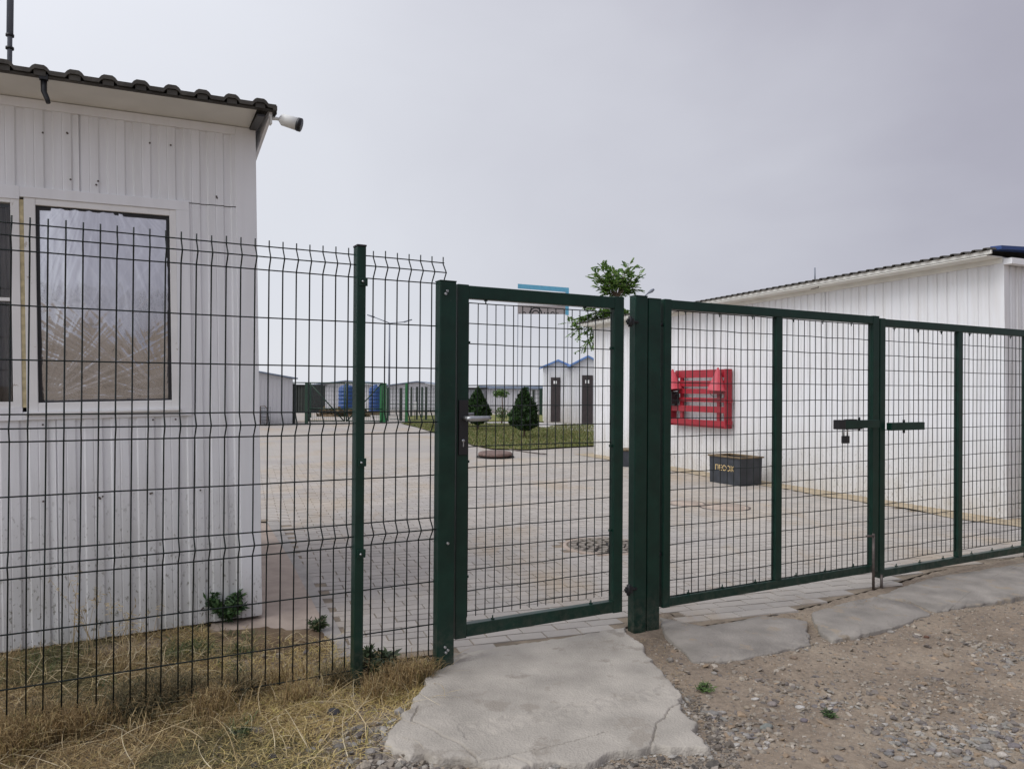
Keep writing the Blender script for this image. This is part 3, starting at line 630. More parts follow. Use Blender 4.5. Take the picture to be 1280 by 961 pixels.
# chaff in small dirt gaps beside posts and ramp
q = np.concatenate([scatter(pix((784, 796), (806, 806), (842, 858), (880, 915), (890, 900), (850, 830), (826, 795)), 260), scatter(pix((1000, 775), (1090, 748), (1150, 752), (1010, 790)), 350), scatter(pix((960, 770), (1010, 765), (1010, 800)), 120)]); n = len(q)
V, F, T = blades('x', withz(q, .01), RNG.uniform(.02, .06, n), RNG.uniform(.0015, .003, n), RNG.uniform(.003, .012, n), pick_cols(n, [(.25, .17, .09), (.36, .28, .16), (.12, .09, .06)])); o = bulk('dead_grass', V, F, 'straw', T); tag(o, 'thin dead grass litter in the dirt by the drive-in gate ramp', 'dead grass', kind='stuff')
# green growth mixed into hay
q = np.concatenate([scatter(pix((-20, 830), (60, 812), (120, 815), (60, 850), (-20, 860)), 350), scatter(pix((215, 790), (330, 795), (300, 850), (200, 830)), 700, lambda q: np.clip(.3+np.array([noise.noise(Vector((a*6, b*6, 2))) for a, b in q])*2, 0, 1)), scatter(pix((520, 835), (560, 825), (556, 834), (530, 852)), 350), scatter(pix((120, 860), (200, 850), (200, 900), (110, 900)), 300), scatter(pix((280, 905), (320, 900), (320, 925), (290, 930)), 90)]); n = len(q)
V, F, T = blades('x', withz(q), RNG.uniform(.03, .09, n), RNG.uniform(.002, .005, n), RNG.uniform(.015, .05, n), pick_cols(n, [(.05, .09, .03), (.08, .12, .03), (.10, .14, .05), (.16, .16, .06)]), m='leaf'); o = bulk('green_grass', V, F, 'leaf', T); tag(o, 'sparse green grass growing through the dry grass by the cabin', 'grass', kind='stuff')
# lawn blades
q = scatter(LAWN, 26000); n = len(q)
V, F, T = blades('x', np.c_[q, np.full(n, .028)], RNG.uniform(.03, .09, n), RNG.uniform(.008, .02, n), RNG.uniform(.03, .08, n), pick_cols(n, [(.085, .12, .025), (.13, .15, .035), (.20, .19, .07), (.28, .22, .11)], [.35, .3, .2, .15]), seg=2); o = bulk('lawn_grass', V, F, 'leaf', T); tag(o, 'short patchy green grass of the lawn around the cypresses', 'grass', kind='stuff')

# gravel
ICO = None
def ico(sub):
    bm = bmesh.new(); bmesh.ops.create_icosphere(bm, subdivisions=sub, radius=1); bm.verts.index_update()
    V = np.array([v.co[:] for v in bm.verts]); F = np.array([[v.index for v in f.verts] for f in bm.faces]); bm.free(); return V, F
IV, IF = ico(1); IV2, IF2 = ico(2)
def stones(q, size, cols, flat=(.25, .6), sink=.35):
    n = len(q); V = np.repeat(IV[None], n, 0)*(1+RNG.normal(0, .16, (n, len(IV), 1)))
    sc = np.stack([size, size*RNG.uniform(.5, .95, n), size*RNG.uniform(*flat, n)], -1); V = V*sc[:, None, :]
    a = RNG.uniform(0, 2*np.pi, n); tl = RNG.normal(0, .25, n); ca, sa = np.cos(a)[:, None], np.sin(a)[:, None]
    z = V[..., 2]+V[..., 0]*np.sin(tl)[:, None]; x = V[..., 0]*ca-V[..., 1]*sa; y = V[..., 0]*sa+V[..., 1]*ca
    pz = np.array([terrain_z(p[0], p[1]) for p in q])+sc[:, 2]*sink
    V = np.stack([x+q[:, 0:1], y+q[:, 1:2], z+pz[:, None]], -1).reshape(-1, 3)
    F = (IF[None]+np.arange(n)[:, None, None]*len(IV)).reshape(-1, 3)
    return V, F, np.repeat(cols, len(IV), 0)
DIRT = pix((806, 806), (826, 795), (868, 826), (1006, 806), (1045, 797), (1165, 767), (1330, 742), (1500, 960), (1400, 1010), (500, 1010), (512, 950), (600, 955), (760, 950), (884, 940), (850, 868))
STN = [(.21, .18, .145), (.26, .225, .18), (.15, .13, .115), (.34, .30, .25), (.25, .185, .125)]
def near(p, r): 
    P_ = gp(*p); return lambda q: np.exp(-((q[:, 0]-P_.x)**2+(q[:, 1]-P_.y)**2)/(2*r*r))
hot = [near((1230, 905), .16), near((930, 915), .12), near((1130, 900), .09), near((880, 900), .10), near((760, 957), .13), near((1240, 805), .14), near((1010, 860), .14), near((1180, 870), .2)]
def dens_g(q):
    x = .22+.0*q[:, 0]
    for k in hot: x = x+.8*k(q)
    x = x+.28*np.clip(np.array([noise.noise(Vector((a*2.2, b*2.2, 11))) for a, b in q]), 0, 1)
    return np.clip(x, 0, 1)
q = scatter(DIRT, 4600, dens_g); n = len(q); g1 = stones(q, RNG.gamma(2.0, .0026, n)+.0025, pick_cols(n, STN, [.3, .25, .2, .1, .15]), sink=.15)
q = scatter(DIRT, 300, lambda q: dens_g(q)**1.4); n = len(q); g2 = stones(q, RNG.uniform(.011, .024, n), pick_cols(n, STN, [.3, .3, .2, .1, .1]))
q = scatter(pix((470, 925), (520, 880), (500, 905), (520, 945), (600, 952), (600, 985), (430, 985)), 800); n = len(q); g3 = stones(q, RNG.gamma(2.0, .004, n)+.003, pick_cols(n, STN, [.3, .25, .2, .1, .15]))
q = scatter(DIRT, 9000); n = len(q); g4 = stones(q, RNG.uniform(.0015, .0045, n), pick_cols(n, STN+[(.30, .225, .15)], [.15, .2, .1, .12, .15, .28]), sink=0)
q = scatter(pix((300, 880), (520, 850), (470, 930), (420, 980), (250, 980)), 500); n = len(q); g5 = stones(q, RNG.gamma(2.0, .003, n)+.002, pick_cols(n, STN))
q = scatter(pix((325, 812), (410, 806), (430, 850), (330, 855)), 260); n = len(q); g6 = stones(q, RNG.gamma(2.0, .004, n)+.002, pick_cols(n, STN))
rim = []
SA = [np.array(p) for p in SPj]
for _ in range(2600):
    k = random.randrange(len(SA)); p = SA[k]
    if gp(545, 838).y-.02 < p[1]: continue
    rim.append(p+RNG.normal(0, .022, 2))
q = np.array(rim); n = len(q); g7 = stones(q, RNG.gamma(1.6, .0024, n)+.0018, pick_cols(n, [(.33, .31, .28), (.25, .235, .21), (.17, .15, .12), (.27, .215, .155)]), sink=.5)
q = scatter(pix((430, 905), (512, 880), (520, 893), (497, 905), (481, 930), (520, 950), (600, 957), (560, 985), (400, 985)), 520); n = len(q); g8 = stones(q, RNG.gamma(1.6, .0036, n)+.0025, pick_cols(n, [(.27, .25, .215), (.21, .185, .155), (.32, .30, .265), (.13, .11, .09)]), flat=(.4, .8))
q = scatter(pix((828, 792), (868, 830), (960, 815), (1008, 806), (1045, 799), (1165, 768), (1320, 742), (1320, 725), (1170, 752), (1040, 782), (960, 800), (868, 812)), 2600); n = len(q); g9 = stones(q, RNG.gamma(1.5, .0018, n)+.0012, pick_cols(n, [(.26, .21, .155), (.30, .25, .19), (.20, .17, .13), (.33, .30, .26)]), sink=.4)
gh = []
for (hx, hy, sd_, cnt) in ((1232, 925, .10, 90), (1245, 905, .06, 40), (1128, 928, .055, 26), (1215, 935, .08, 40), (925, 915, .05, 26), (890, 890, .04, 16), (1030, 862, .06, 24), (1250, 812, .08, 30), (990, 800, .05, 14), (1130, 895, .09, 30)):
    c_ = gp(hx, hy); q = RNG.normal(0, 1, (cnt, 2))*sd_+np.array([c_.x, c_.y]); gh.append(stones(q, RNG.uniform(.006, .021, cnt), pick_cols(cnt, [(.20, .19, .17), (.255, .235, .205), (.15, .135, .13), (.33, .31, .28), (.18, .165, .16)]), flat=(.25, .5), sink=.3))
q = np.concatenate([scatter(pix((515, 946), (600, 953), (700, 957), (770, 944), (850, 941), (890, 940), (905, 985), (480, 985)), 2600), scatter(pix((852, 868), (880, 905), (892, 940), (930, 960), (900, 890), (870, 862)), 700)]); n = len(q)
gh.append(stones(q, RNG.gamma(1.5, .0026, n)+.0016, pick_cols(n, [(.13, .11, .09), (.19, .165, .135), (.085, .075, .065), (.25, .22, .185)]), sink=.3))
V, F, T = joinp(gh+[g1, g2, g3, g4, g5, g6, g7, g8, g9]); o = bulk('gravel', V, F, 'stone', T, smooth=False); tag(o, 'loose grey gravel and pebbles scattered over the brown dirt', 'gravel', kind='stuff')

# ================================================================== WIRE FENCE
FM = Matrix.Translation(FN*DF) @ Matrix.Rotation(R(90)-TH, 4, 'Z')
fence = thing('wire_fence', 'dark green welded wire mesh fence with v-folds beside the cabin', 'fence', mtx=FM)
ROWS = [1.8926-h for h in (0, .05, .10, .30, .50, .70, .75, .80, 1.0, 1.2, 1.25, 1.30, 1.5, 1.7, 1.85)]
FOLD = [(ROWS[0], ROWS[1], ROWS[2]), (ROWS[5], ROWS[6], ROWS[7]), (ROWS[9], ROWS[10], ROWS[11])]
WD = .038
mb = MB(); s = 1.471; k = 0
while s > -1.3:
    jz = random.uniform(-.003, .003); jd = random.uniform(-.0015, .0015)
    pts = [(s, WD, ROWS[0]+.028+jz)]
    for a, b, c in FOLD:
        pts += [(s, WD, a-.004), (s+jd, WD-.033, b+.004), (s+jd, WD-.033, b-.004), (s, WD, c+.002)]
    pts += [(s+random.uniform(-.004, .004), WD, .03)]
    mb.tube(pts, .0030, 6); s -= .0573; k += 1
for z in ROWS:
    y = WD-.036 if any(abs(z-f[1]) < 1e-6 for f in FOLD) else WD-.0045
    pts = [(-1.3, y, z)]+[(-1.3+i*.231, y+random.uniform(-.0008, .0008), z+random.uniform(-.0012, .0012)) for i in range(1, 12)]+[(1.474, y, z)]
    mb.tube(pts, .0029, 6)
mb.build('mesh_panel', 'wire', fence)
post = MB().box(1.032, 1.072, -.03, .03, -.15, 1.921, bev=.004).build('post', 'green', fence)
cap = MB().box(1.030, 1.074, -.032, .032, 1.921, 1.930, bev=.003).build('post_cap', 'black', post)
for z in (1.765, .972, .572):
    b = MB(); b.box(1.040, 1.078, -.036, -.030, z-.018, z+.018, bev=.002); b.tube([(1.055, -.036, z), (1.055, -.046, z)], .006, 8); b.build('clamp', 'green', post)
    MB().lathe([(0, -.052), (.005, -.050), (.005, -.044)], n=8, mtx=Matrix.Translation((1.052, 0, z)) @ Matrix(((1, 0, 0, 0), (0, 0, 1, 0), (0, 1, 0, 0), (0, 0, 0, 1)))).build('bolt', 'steel', post)

# ================================================================== GATE POSTS
def gate_post(label, s0, s1, d0, d1, top, bolts=()):
    t = thing('gate_post', label, 'gate post', group='square posts of the gates', mtx=FM)
    p = MB().box(s0, s1, d0, d1, -.15, top, bev=.005).build('post_tube', 'green', t)
    MB().box(s0-.001, s1+.001, d0-.001, d1+.001, top, top+.006, bev=.002).build('cap', 'green', t)
    for sb, z in bolts:
        MB().tube([(sb, d0, z), (sb, d0-.012, z)], .006, 8).build('bolt', 'steel', t)
    return t
gate_post('green square post carrying the wire fence end and the lock side of the narrow gate', 1.428, 1.511, -.03, .03, 1.797, [(1.460, 1.752), (1.452, 1.738), (1.472, .58), (1.462, .10), (1.476, .085), (1.466, .075)])
gate_post('green square post holding the hinges of the narrow gate', 2.589, 2.671, 0, .057, 1.805)
gate_post('green square post touching the hinge post, carrying the left wide gate leaf', 2.680, 2.766, .002, .06, 1.796)
gate_post('green square post at the right edge of the photo beyond the wide gate', 6.500, 6.59, 0, .06, 1.80)

# ================================================================== GATES
def gate_mesh(parent, s0, s1, ds, rows, ztop, zbot, y):
    mb = MB(); n = max(1, round((s1-s0)/ds)); ds = (s1-s0)/n
    for i in range(n+1):
        s = s0+i*ds; q = [(s+random.uniform(-.0015, .0015), y+.002, ztop-(ztop-zbot)*k/5) for k in range(6)]; mb.tube(q, .0026, 5)
    for z in rows:
        q = [(s0+(s1-s0)*k/6, y-.002, z+random.uniform(-.0025, .0025)) for k in range(7)]; mb.tube(q, .0026, 5)
    return mb.build('mesh_panel', 'wire', parent)
def clip(parent, s, z, up=1):
    mb = MB(); mb.tube([(s, .02, z), (s, .02, z+.020*up)], .0035, 6); mb.box(s-.006, s+.006, .012, .028, z+min(0, .006*up), z+max(0, .006*up)); return mb.build('clip', 'green', parent)
def gate_frame(parent, s0, s1, z0, z1, w, dep, mids=()):
    fr = []
    fr.append(MB().box(s0, s0+w, 0, dep, z0, z1, bev=.004).build('stile', 'green', parent))
    fr.append(MB().box(s1-w, s1, 0, dep, z0, z1, bev=.004).build('stile', 'green', parent))
    fr.append(MB().box(s0+w+.0005, s1-w-.0005, .001, dep-.001, z1-.066, z1-.004, bev=.004).build('top_rail', 'green', parent))
    fr.append(MB().box(s0+w+.0005, s1-w-.0005, .001, dep-.001, z0+.004, z0+.064, bev=.004).build('bottom_rail', 'green', parent))
    for a, b in mids: MB().box(a, b, .002, dep-.002, z0+.0645, z1-.0665, bev=.004).build('stile', 'green', parent)
small = thing('pedestrian_gate', 'narrow green mesh gate with a silver lever handle', 'gate', mtx=FM)
gate_frame(small, 1.531, 2.511, .113, 1.795, .060, .045)
gate_mesh(small, 1.601, 2.441, .0505, [1.709-.0984*i for i in range(16)], 1.712, .205, .022)
for s in (1.69, 2.27): clip(small, s, 1.729, -1)
for s in (1.74, 2.32): clip(small, s, .177, 1)
for z in (1.52, .95, .40): MB().box(1.585, 1.606, .015, .03, z-.006, z+.006).build('clip', 'green', small)
for z in (1.52, 1.0, .55): MB().box(2.437, 2.456, .015, .03, z-.006, z+.006).build('clip', 'green', small)
lk = MB().box(1.538, 1.586, -.010, .012, .985, 1.245, bev=.003).build('lock_case', 'black', small)
hd = MB(); hd.tube([(1.566, -.008, 1.160), (1.566, -.050, 1.160)], .010, 10)
hd.tube([(1.556, -.052, 1.158), (1.575, -.056, 1.158), (1.62, -.058, 1.158), (1.66, -.057, 1.159), (1.682, -.054, 1.161)], [.011, .0135, .0125, .012, .009], 10); hd.build('lever_handle', 'steel', lk)
hb = MB(); hb.tube([(1.566, .055, 1.170), (1.60, .085, 1.172), (1.66, .088, 1.172)], .010, 8); hb.build('lever_handle', 'steel', lk)
kh = MB(); kh.lathe([(0, 0), (.008, 0), (.008, .004), (0, .004)], n=12, mtx=Matrix.Translation((1.560, -.010, 1.052)) @ Matrix.Rotation(R(90), 4, 'X')); kh.box(1.5575, 1.5625, -.0135, -.011, 1.024, 1.05); kh.build('key_cylinder', 'steel', lk)
for z in (1.664, .228):
    hg = MB(); hg.tube([(2.525, -.002, z), (2.600, -.004, z)], .008, 8); hg.tube([(2.545, -.008, z-.028), (2.545, -.008, z+.028)], .011, 10); hg.box(2.552, 2.566, -.018, .004, z-.018, z+.018, bev=.002); hg.box(2.530, 2.540, -.016, .004, z-.016, z+.016, bev=.002); hg.build('hinge', 'dark_steel', small)

LROWS = [1.742-.1003*i for i in range(16)]+[.150]
def leaf(label, s0, s1, mid, z0, z1, tilt=0, ws=(.05, .064)):
    t = thing('gate_leaf', label, 'gate', group='leaves of the wide gate', mtx=FM)
    MB().box(s0, s0+ws[0], 0, .042, z0, z1, bev=.004).build('stile', 'green', t)
    MB().box(s1-ws[1], s1, 0, .042, z0, z1, bev=.004).build('stile', 'green', t)
    a, b = s0+ws[0]+.0005, s1-ws[1]-.0005
    MB().box(a, b, .001, .041, z1-.055, z1-.003, bev=.004).build('top_rail', 'green', t)
    MB().box(a, b, .001, .041, z0+.003, z0+.052, bev=.004).build('bottom_rail', 'green', t)
    MB().box(mid-.026, mid+.026, .002, .040, z0+.0525, z1-.0555, bev=.004).build('stile', 'green', t)
    for p, q in ((a+.012, mid-.032), (mid+.032, b-.012)):
        gate_mesh(t, p, q, .0531, LROWS, LROWS[0]+.003, LROWS[-1]-.003, .021)
        for f in (.13, .45, .78): clip(t, p+(q-p)*f, z1-.058, -1); clip(t, p+(q-p)*(f+.04), z0+.055, 1)
    return t
left = leaf('left leaf of the wide green mesh gate, the one with the padlock bar', 2.790, 4.634, 3.693, .095, 1.803)
right = leaf('right leaf of the wide green mesh gate, next to the photo edge', 4.645, 6.488, 5.560, .05, 1.790, ws=(.055, .06))
for z in (1.66, .39):
    MB().tube([(2.762, .02, z), (2.795, .02, z)], .009, 8).build('hinge', 'dark_steel', left)
for z in (1.60, .88, .30):
    h_ = MB(); h_.tube([(6.40, -.02, z), (6.505, -.02, z)], .012, 8); h_.box(6.44, 6.47, -.035, .0, z-.02, z+.02, bev=.002); h_.build('hinge', 'dark_steel', right)
# locking bars, one on each leaf
b1 = MB().box(4.175, 4.570, -.050, -.006, 1.060, 1.112, bev=.003).build('locking_bar', 'green', left)
b = MB(); b.box(4.172, 4.232, -.052, -.004, 1.056, 1.116, bev=.003); b.build('bar_end', 'black', b1)
for s in (4.39,):
    MB().tube([(s, -.03, 1.112), (s, -.03, 1.132)], .008, 6).build('bolt', 'dark_steel', b1); MB().tube([(s, -.03, 1.06), (s, -.03, 1.042)], .008, 6).build('bolt', 'dark_steel', b1)
w = MB()
for i in range(9):
    x = 4.25+i*.017; w.box(x, x+.013, -.05, -.02, 1.054, 1.060)
for i in range(5): w.box(4.25+i*.02, 4.266+i*.02, -.05, -.02, 1.112, 1.119)
w.build('weld_bead', 'dark_steel', b1)['kind'] = 'stuff'
b2 = MB().box(4.702, 5.060, -.046, -.006, 1.038, 1.090, bev=.003).build('locking_bar', 'green', right)
for z0_, z1_ in ((1.090, 1.108), (1.038, 1.018)): MB().tube([(4.86, -.025, z0_), (4.86, -.025, z1_)], .008, 6).build('bolt', 'dark_steel', b2)
plk = thing('padlock', 'small black padlock hanging under the locking bar', 'padlock', mtx=FM @ Matrix.Translation((4.258, -.03, .965)))
MB().box(-.027, .027, -.012, .012, 0, .048, bev=.004).build('body', 'black', plk)
MB().tube([(-.017, 0, .046), (-.017, 0, .084), (-.010, 0, .096), (.010, 0, .096), (.017, 0, .084), (.017, 0, .046)], .0045, 8).build('shackle', 'steel', plk)
for (s, lf, hz) in ((4.557, left, .36), (4.640, right, .08)):
    r = MB(); r.tube([(s, -.018, -.04), (s, -.018, hz)], .009, 8); r.build('drop_bolt', 'rod_steel', lf)
r = MB(); r.tube([(4.555, -.018, .345), (4.470, -.03, .352)], .007, 8); r.build('bolt_grip', 'rod_steel', left)

# ================================================================== CABIN
THC = R(62.5); TILT = R(1.25)
CO = Vector((-1.3908, 4.2929, .0303))
CM = Matrix.Translation(CO) @ Matrix.Rotation(R(90)-THC, 4, 'Z') @ Matrix.Rotation(-TILT, 4, 'Y')
cab = thing('white_cabin', 'white corrugated metal cabin with a foil covered window', 'cabin', mtx=CM)
XL = -3.3
# core walls behind the sheets, with a window opening
wl = MB(); WX0, WX1, WZ0, WZ1 = -1.095, -.408, 1.163, 2.216
VX0, VX1 = -1.85, -1.113
wl.box(XL, -.012, .035, .10, 0, WZ0-.04); wl.box(XL, -.012, .035, .10, WZ1+.02, 2.70); wl.box(WX1, -.012, .035, .10, WZ0-.04, WZ1+.02); wl.box(XL, VX0, .035, .10, WZ0-.04, WZ1+.02)
wl.box(XL, -.012, 2.3, 2.36, 0, 2.8); wl.box(XL, XL+.06, .10, 2.3, 0, 2.7); wl.box(-.075, -.012, .10, 2.3, 0, 2.68); wl.box(XL, -.012, .10, 2.3, 0, .06); wl.box(XL, -.012, .1, 2.3, 2.62, 2.66)
wl.build('wall', 'cabin', cab)
PH = -.147
def panel(x0, x1, z0, z1, y=0.): return MB().corr(x0, x1, z0, z1, .120, PH, .0085, y).build('siding_panel', 'cabin', cab)
# below the window, three sheets
panel(XL, -1.98, .0, 1.125); panel(-1.98, -.975, .0, 1.125, -.002); panel(-.975, -.345, .0, 1.125, -.004)
panel(-.345, -.1, .0, 2.258, -.001)
panel(-.345, -.1, 2.262, 2.658, -.005); panel(-.855, -.345, 2.268, 2.658, -.002); panel(-1.98, -.855, 2.268, 2.658, -.005); panel(XL, -1.98, 2.268, 2.658)
panel(XL, VX0-.05, 1.125, 2.268)
t_ = MB(); t_.box(-.104, .004, -.012, .034, .0, 2.70, bev=.003); t_.box(-.03, .004, .034, 2.3, 0, 2.66); t_.build('corner_trim', 'cabin_trim', cab)
MB().box(XL, -.104, -.016, .034, 2.655, 2.700, bev=.003).build('top_trim', 'cabin_trim', cab)
fz = MB(); fz.box(-1.112, -.3435, -.012, .034, WZ1, 2.268, bev=.002); fz.box(-1.112, -.3435, -.012, .034, 1.123, WZ0, bev=.002); fz.box(WX1, -.3435, -.0115, .034, WZ0, WZ1); fz.box(VX0-.05, -1.112, -.013, .034, 2.204, 2.268); fz.box(VX0-.05, -1.112, -.013, .034, 1.123, 1.185)
fz.build('window_casing', 'cabin_trim', cab)
# main window
fr = MB(); X0, X1, Z0, Z1 = -1.095, WX1, WZ0, WZ1
fr.box(X0, -1.046, -.006, .05, Z0, Z1, bev=.003); fr.box(-.440, X1, -.006, .05, Z0, Z1, bev=.003); fr.box(-1.046, -.440, -.005, .05, 2.183, Z1, bev=.003); fr.box(-1.046, -.440, -.005, .05, Z0, 1.207, bev=.003)
win = fr.build('window', 'window_white', cab)
MB().box(-1.100, -.400, -.030, -.0055, 1.150, 1.162, bev=.002).build('sill', 'window_white', win)
e_ = MB(); e_.box(-1.046, -1.030, .010, .04, 1.207, 2.183); e_.box(-.456, -.440, .010, .04, 1.207, 2.183); e_.box(-1.030, -.456, .011, .04, 2.162, 2.183); e_.box(-1.030, -.456, .011, .04, 1.207, 1.214)
e_.build('rubber_edge', 'black', win)
# plastic film: sagging, creases running out from the lower corners
NX, NZ = 150, 230; fx0, fx1, fz0, fz1 = -1.037, -.449, 1.208, 2.176
vs = []; crease_sheen_tint = []
for j in range(NZ+1):
    for i in range(NX+1):
        u = i/NX; v = j/NZ; x = fx0+(fx1-fx0)*u; z = fz0+(fz1-fz0)*v
        edge_ = min(u, 1-u, v, 1-v)
        if i == 0: x += .008*noise.noise(Vector((0, z*22, 1)))+.004
        if i == NX: x -= .006*noise.noise(Vector((3, z*22, 1)))+.003
        if j == NZ: z -= .012*abs(noise.noise(Vector((x*16, 0, 4))))
        y = .016+.022*max(0, 1-v/.62)**1.2-.010*math.sin(math.pi*u)-.006*math.sin(math.pi*v)+.016*noise.noise(Vector((u*1.8, v*1.5, 8)))
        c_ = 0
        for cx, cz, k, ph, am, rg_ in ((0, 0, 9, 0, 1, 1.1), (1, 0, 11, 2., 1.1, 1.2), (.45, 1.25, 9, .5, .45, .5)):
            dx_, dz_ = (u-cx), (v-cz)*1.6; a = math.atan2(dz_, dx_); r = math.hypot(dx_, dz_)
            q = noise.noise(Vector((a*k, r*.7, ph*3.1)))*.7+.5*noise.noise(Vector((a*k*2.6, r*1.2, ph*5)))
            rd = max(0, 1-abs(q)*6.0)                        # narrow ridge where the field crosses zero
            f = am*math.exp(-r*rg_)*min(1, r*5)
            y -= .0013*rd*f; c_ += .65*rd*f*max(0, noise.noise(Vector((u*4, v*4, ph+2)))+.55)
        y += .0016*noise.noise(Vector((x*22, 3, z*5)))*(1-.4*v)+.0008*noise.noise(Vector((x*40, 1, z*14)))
        crease_sheen_tint.append(min(1, c_*1.4+.05+.75*min(1, max(0, (v-.34+.22*noise.noise(Vector((u*2.6, v*2.2, 33))))/.28))*(1-.75*max(0, 1-math.hypot((u-1)*2.2, (v-.55)*3.2))-.7*max(0, 1-math.hypot(u*4, (v-.6)*5)))+.22*max(0, noise.noise(Vector((u*3, v*3, 12)))))); vs.append((x, y, z))  # crease streaks, painted sky reflection above, painted dark reflections at the sides
fc = [(j*(NX+1)+i, j*(NX+1)+i+1, (j+1)*(NX+1)+i+1, (j+1)*(NX+1)+i) for j in range(NZ) for i in range(NX)]
fo = MB().add(vs, fc, True).build('plastic_film', 'film', win); a = fo.data.attributes.new('crease_sheen_tint', 'FLOAT', 'POINT'); a.data.foreach_set('value', crease_sheen_tint)
bk = MB().box(-1.044, -.442, .075, .085, 1.195, 2.195).build('backing_board', 'interior', win)
# second window, mostly outside the frame
f2 = MB(); f2.box(-1.150, -1.113, -.008, .05, 1.185, 2.204, bev=.003); f2.box(VX0, VX0+.045, -.008, .05, 1.185, 2.204, bev=.003); f2.box(VX0+.045, -1.150, -.007, .05, 2.185, 2.204); f2.box(VX0+.045, -1.150, -.007, .05, 1.185, 1.215)
f2.box(VX0+.045, -1.150, -.004, .04, 1.705, 1.722)
win2 = f2.build('window', 'window_white', cab)
MB().box(-1.1126, -1.0955, -.004, .03, 1.185, 2.204).build('foam_seam', 'foam', win2)
MB().box(VX0+.045, -1.150, .022, .026, 1.215, 2.185).build('pane', 'glass', win2)
cu = MB().corr(VX0+.045, -1.150, 1.215, 2.185, .05, 0, .03, .13, groove=.02).build('curtain', 'curtain', win2)
MB().box(VX0+.04, -1.14, .20, .22, 1.2, 2.2).build('blackout', 'interior', win2)
# screws, dents and rust specks
for _ in range(26):
    x = random.choice([-.9, -.78, -.66, -.54, -.42, -.3, -.2, -1.02])+random.uniform(-.012, .012); z = random.choice([2.31, 2.33, 2.30, 1.10, .72, .08, 2.55])+random.uniform(-.008, .008)
    MB().lathe([(0, 0), (.005, .0), (.0045, .0035), (0, .0045)], n=8, mtx=Matrix.Translation((x, -.004, z)) @ Matrix.Rotation(R(90), 4, 'X')).build('screw', 'rod_steel', cab)
# eaves and roof
MB().add([(x, y, z) for x in (XL, -.03) for y, z in ((.0, 2.702), (-.262, 2.722), (-.262, 2.731), (.0, 2.712))], [(0, 1, 2, 3), (7, 6, 5, 4), (0, 4, 5, 1), (1, 5, 6, 2), (2, 6, 7, 3), (3, 7, 4, 0)]).build('soffit', 'soffit', cab)
MB().box(XL, .050, -.285, -.262, 2.722, 2.731, bev=.001).build('fascia', 'roof_sheet', cab)
MB().box(-.028, .012, -.262, .03, 2.692, 2.702).build('eave_gap_shade', 'black', cab)  # black strip stands in for the shade in the gap beside the soffit
bb = MB(); bb.add([(x, y, z) for x in (.034, .050) for y, z in ((-.258, 2.703), (.35, 2.585), (2.55, 2.60), (2.55, 2.85), (-.258, 2.735))], [(0, 1, 2, 3, 4), (9, 8, 7, 6, 5), (0, 5, 6, 1), (1, 6, 7, 2), (2, 7, 8, 3), (3, 8, 9, 4), (4, 9, 5, 0)]); bb.build('barge_board', 'cabin_trim', cab)
rf = MB(); pit = .1405; prof = []; k = -1
x = .062; prof.append((x, 0))
c = -.016
prof = [(.066, -.03), (.064, .0)]
while c > XL-.1:
    prof += [(c+.040, 0), (c+.030, .013), (c+.018, .021), (c-.018, .021), (c-.030, .013), (c-.040, 0)]; c -= pit
prof.append((XL-.1, 0)); vs = []
for (x, z) in prof:
    for y in (-.300, 2.6):
        zz = 2.752+z+(y+.3)*.06; vs += [(x, y, zz), (x, y, zz-.020)]
fc = []
for i in range(len(prof)-1):
    a = i*4; b = a+4
    fc += [(a, b, b+2, a+2), (a+1, a+3, b+3, b+1), (a, a+1, b+1, b), (a+2, b+2, b+3, a+3)]
fc += [(0, 2, 3, 1)]
rf.add(vs, fc); rf.box(.047, .068, -.302, -.2, 2.722, 2.745)
roof = rf.build('roof', 'roof_sheet', cab)
# closers under each ridge
c = -.016; k = 0
while c > XL:
    MB().box(c-.024, c+.024, -.292, -.270, 2.726, 2.751).build('ridge_filler', 'roof_sheet', cab); c -= pit
hk = MB(); hk.tube([(-.985, -.268, 2.715), (-.985, -.272, 2.66), (-.972, -.276, 2.625), (-.968, -.280, 2.606)], [.014, .013, .012, .010], 6); hk.box(-1.003, -.967, -.29, -.262, 2.712, 2.735)
hk.build('gutter_hook', 'dark_steel', cab)
MB().box(XL, -.01, .04, 2.2, -.12, .0).build('plinth', 'interior', cab)

cm = thing('security_camera', 'white bullet security camera under the cabin roof corner', 'security camera', mtx=CM @ Matrix.Translation((.040, -.24, 2.695)) @ Matrix.Diagonal((1.15, 1.15, 1.15, 1)))
MB().tube([(0, 0, 0), (.03, -.004, .002), (.055, -.010, -.002)], .008, 8).build('arm', 'cam_white', cm)
MB().box(.0, .008, -.018, .018, -.028, .012, bev=.002).build('mount_plate', 'cam_white', cm)
ax = Vector((.86, -.42, -.30)).normalized(); p0 = Vector((.045, -.008, .002))
MB().tube([p0, p0+ax*.012, p0+ax*.085, p0+ax*.086], [.016, .027, .030, .024], 16).build('housing', 'cam_white', cm)
MB().tube([p0+ax*.0845, p0+ax*.100, p0+ax*.1005, p0+ax*.090], [.0315, .0315, .026, .022], 16).build('lens_hood', 'black', cm)
MB().lathe([(0, .004), (.012, .002), (.02, 0)], n=16, mtx=Matrix.Translation(p0+ax*.092) @ ax.to_track_quat('Z', 'Y').to_matrix().to_4x4()).build('lens', 'glassy', cm)
mp_ = pl_ = dp(12, 77, 3.86)
mst = thing('antenna_mast', 'thin grey pole standing up behind the cabin roof at the left edge', 'pole', loc=(mp_.x, 3.86, 2.55))
MB().tube([(0, 0, 0), (0, 0, 1.6)], .0115, 8).build('pole', 'lamp_grey', mst)
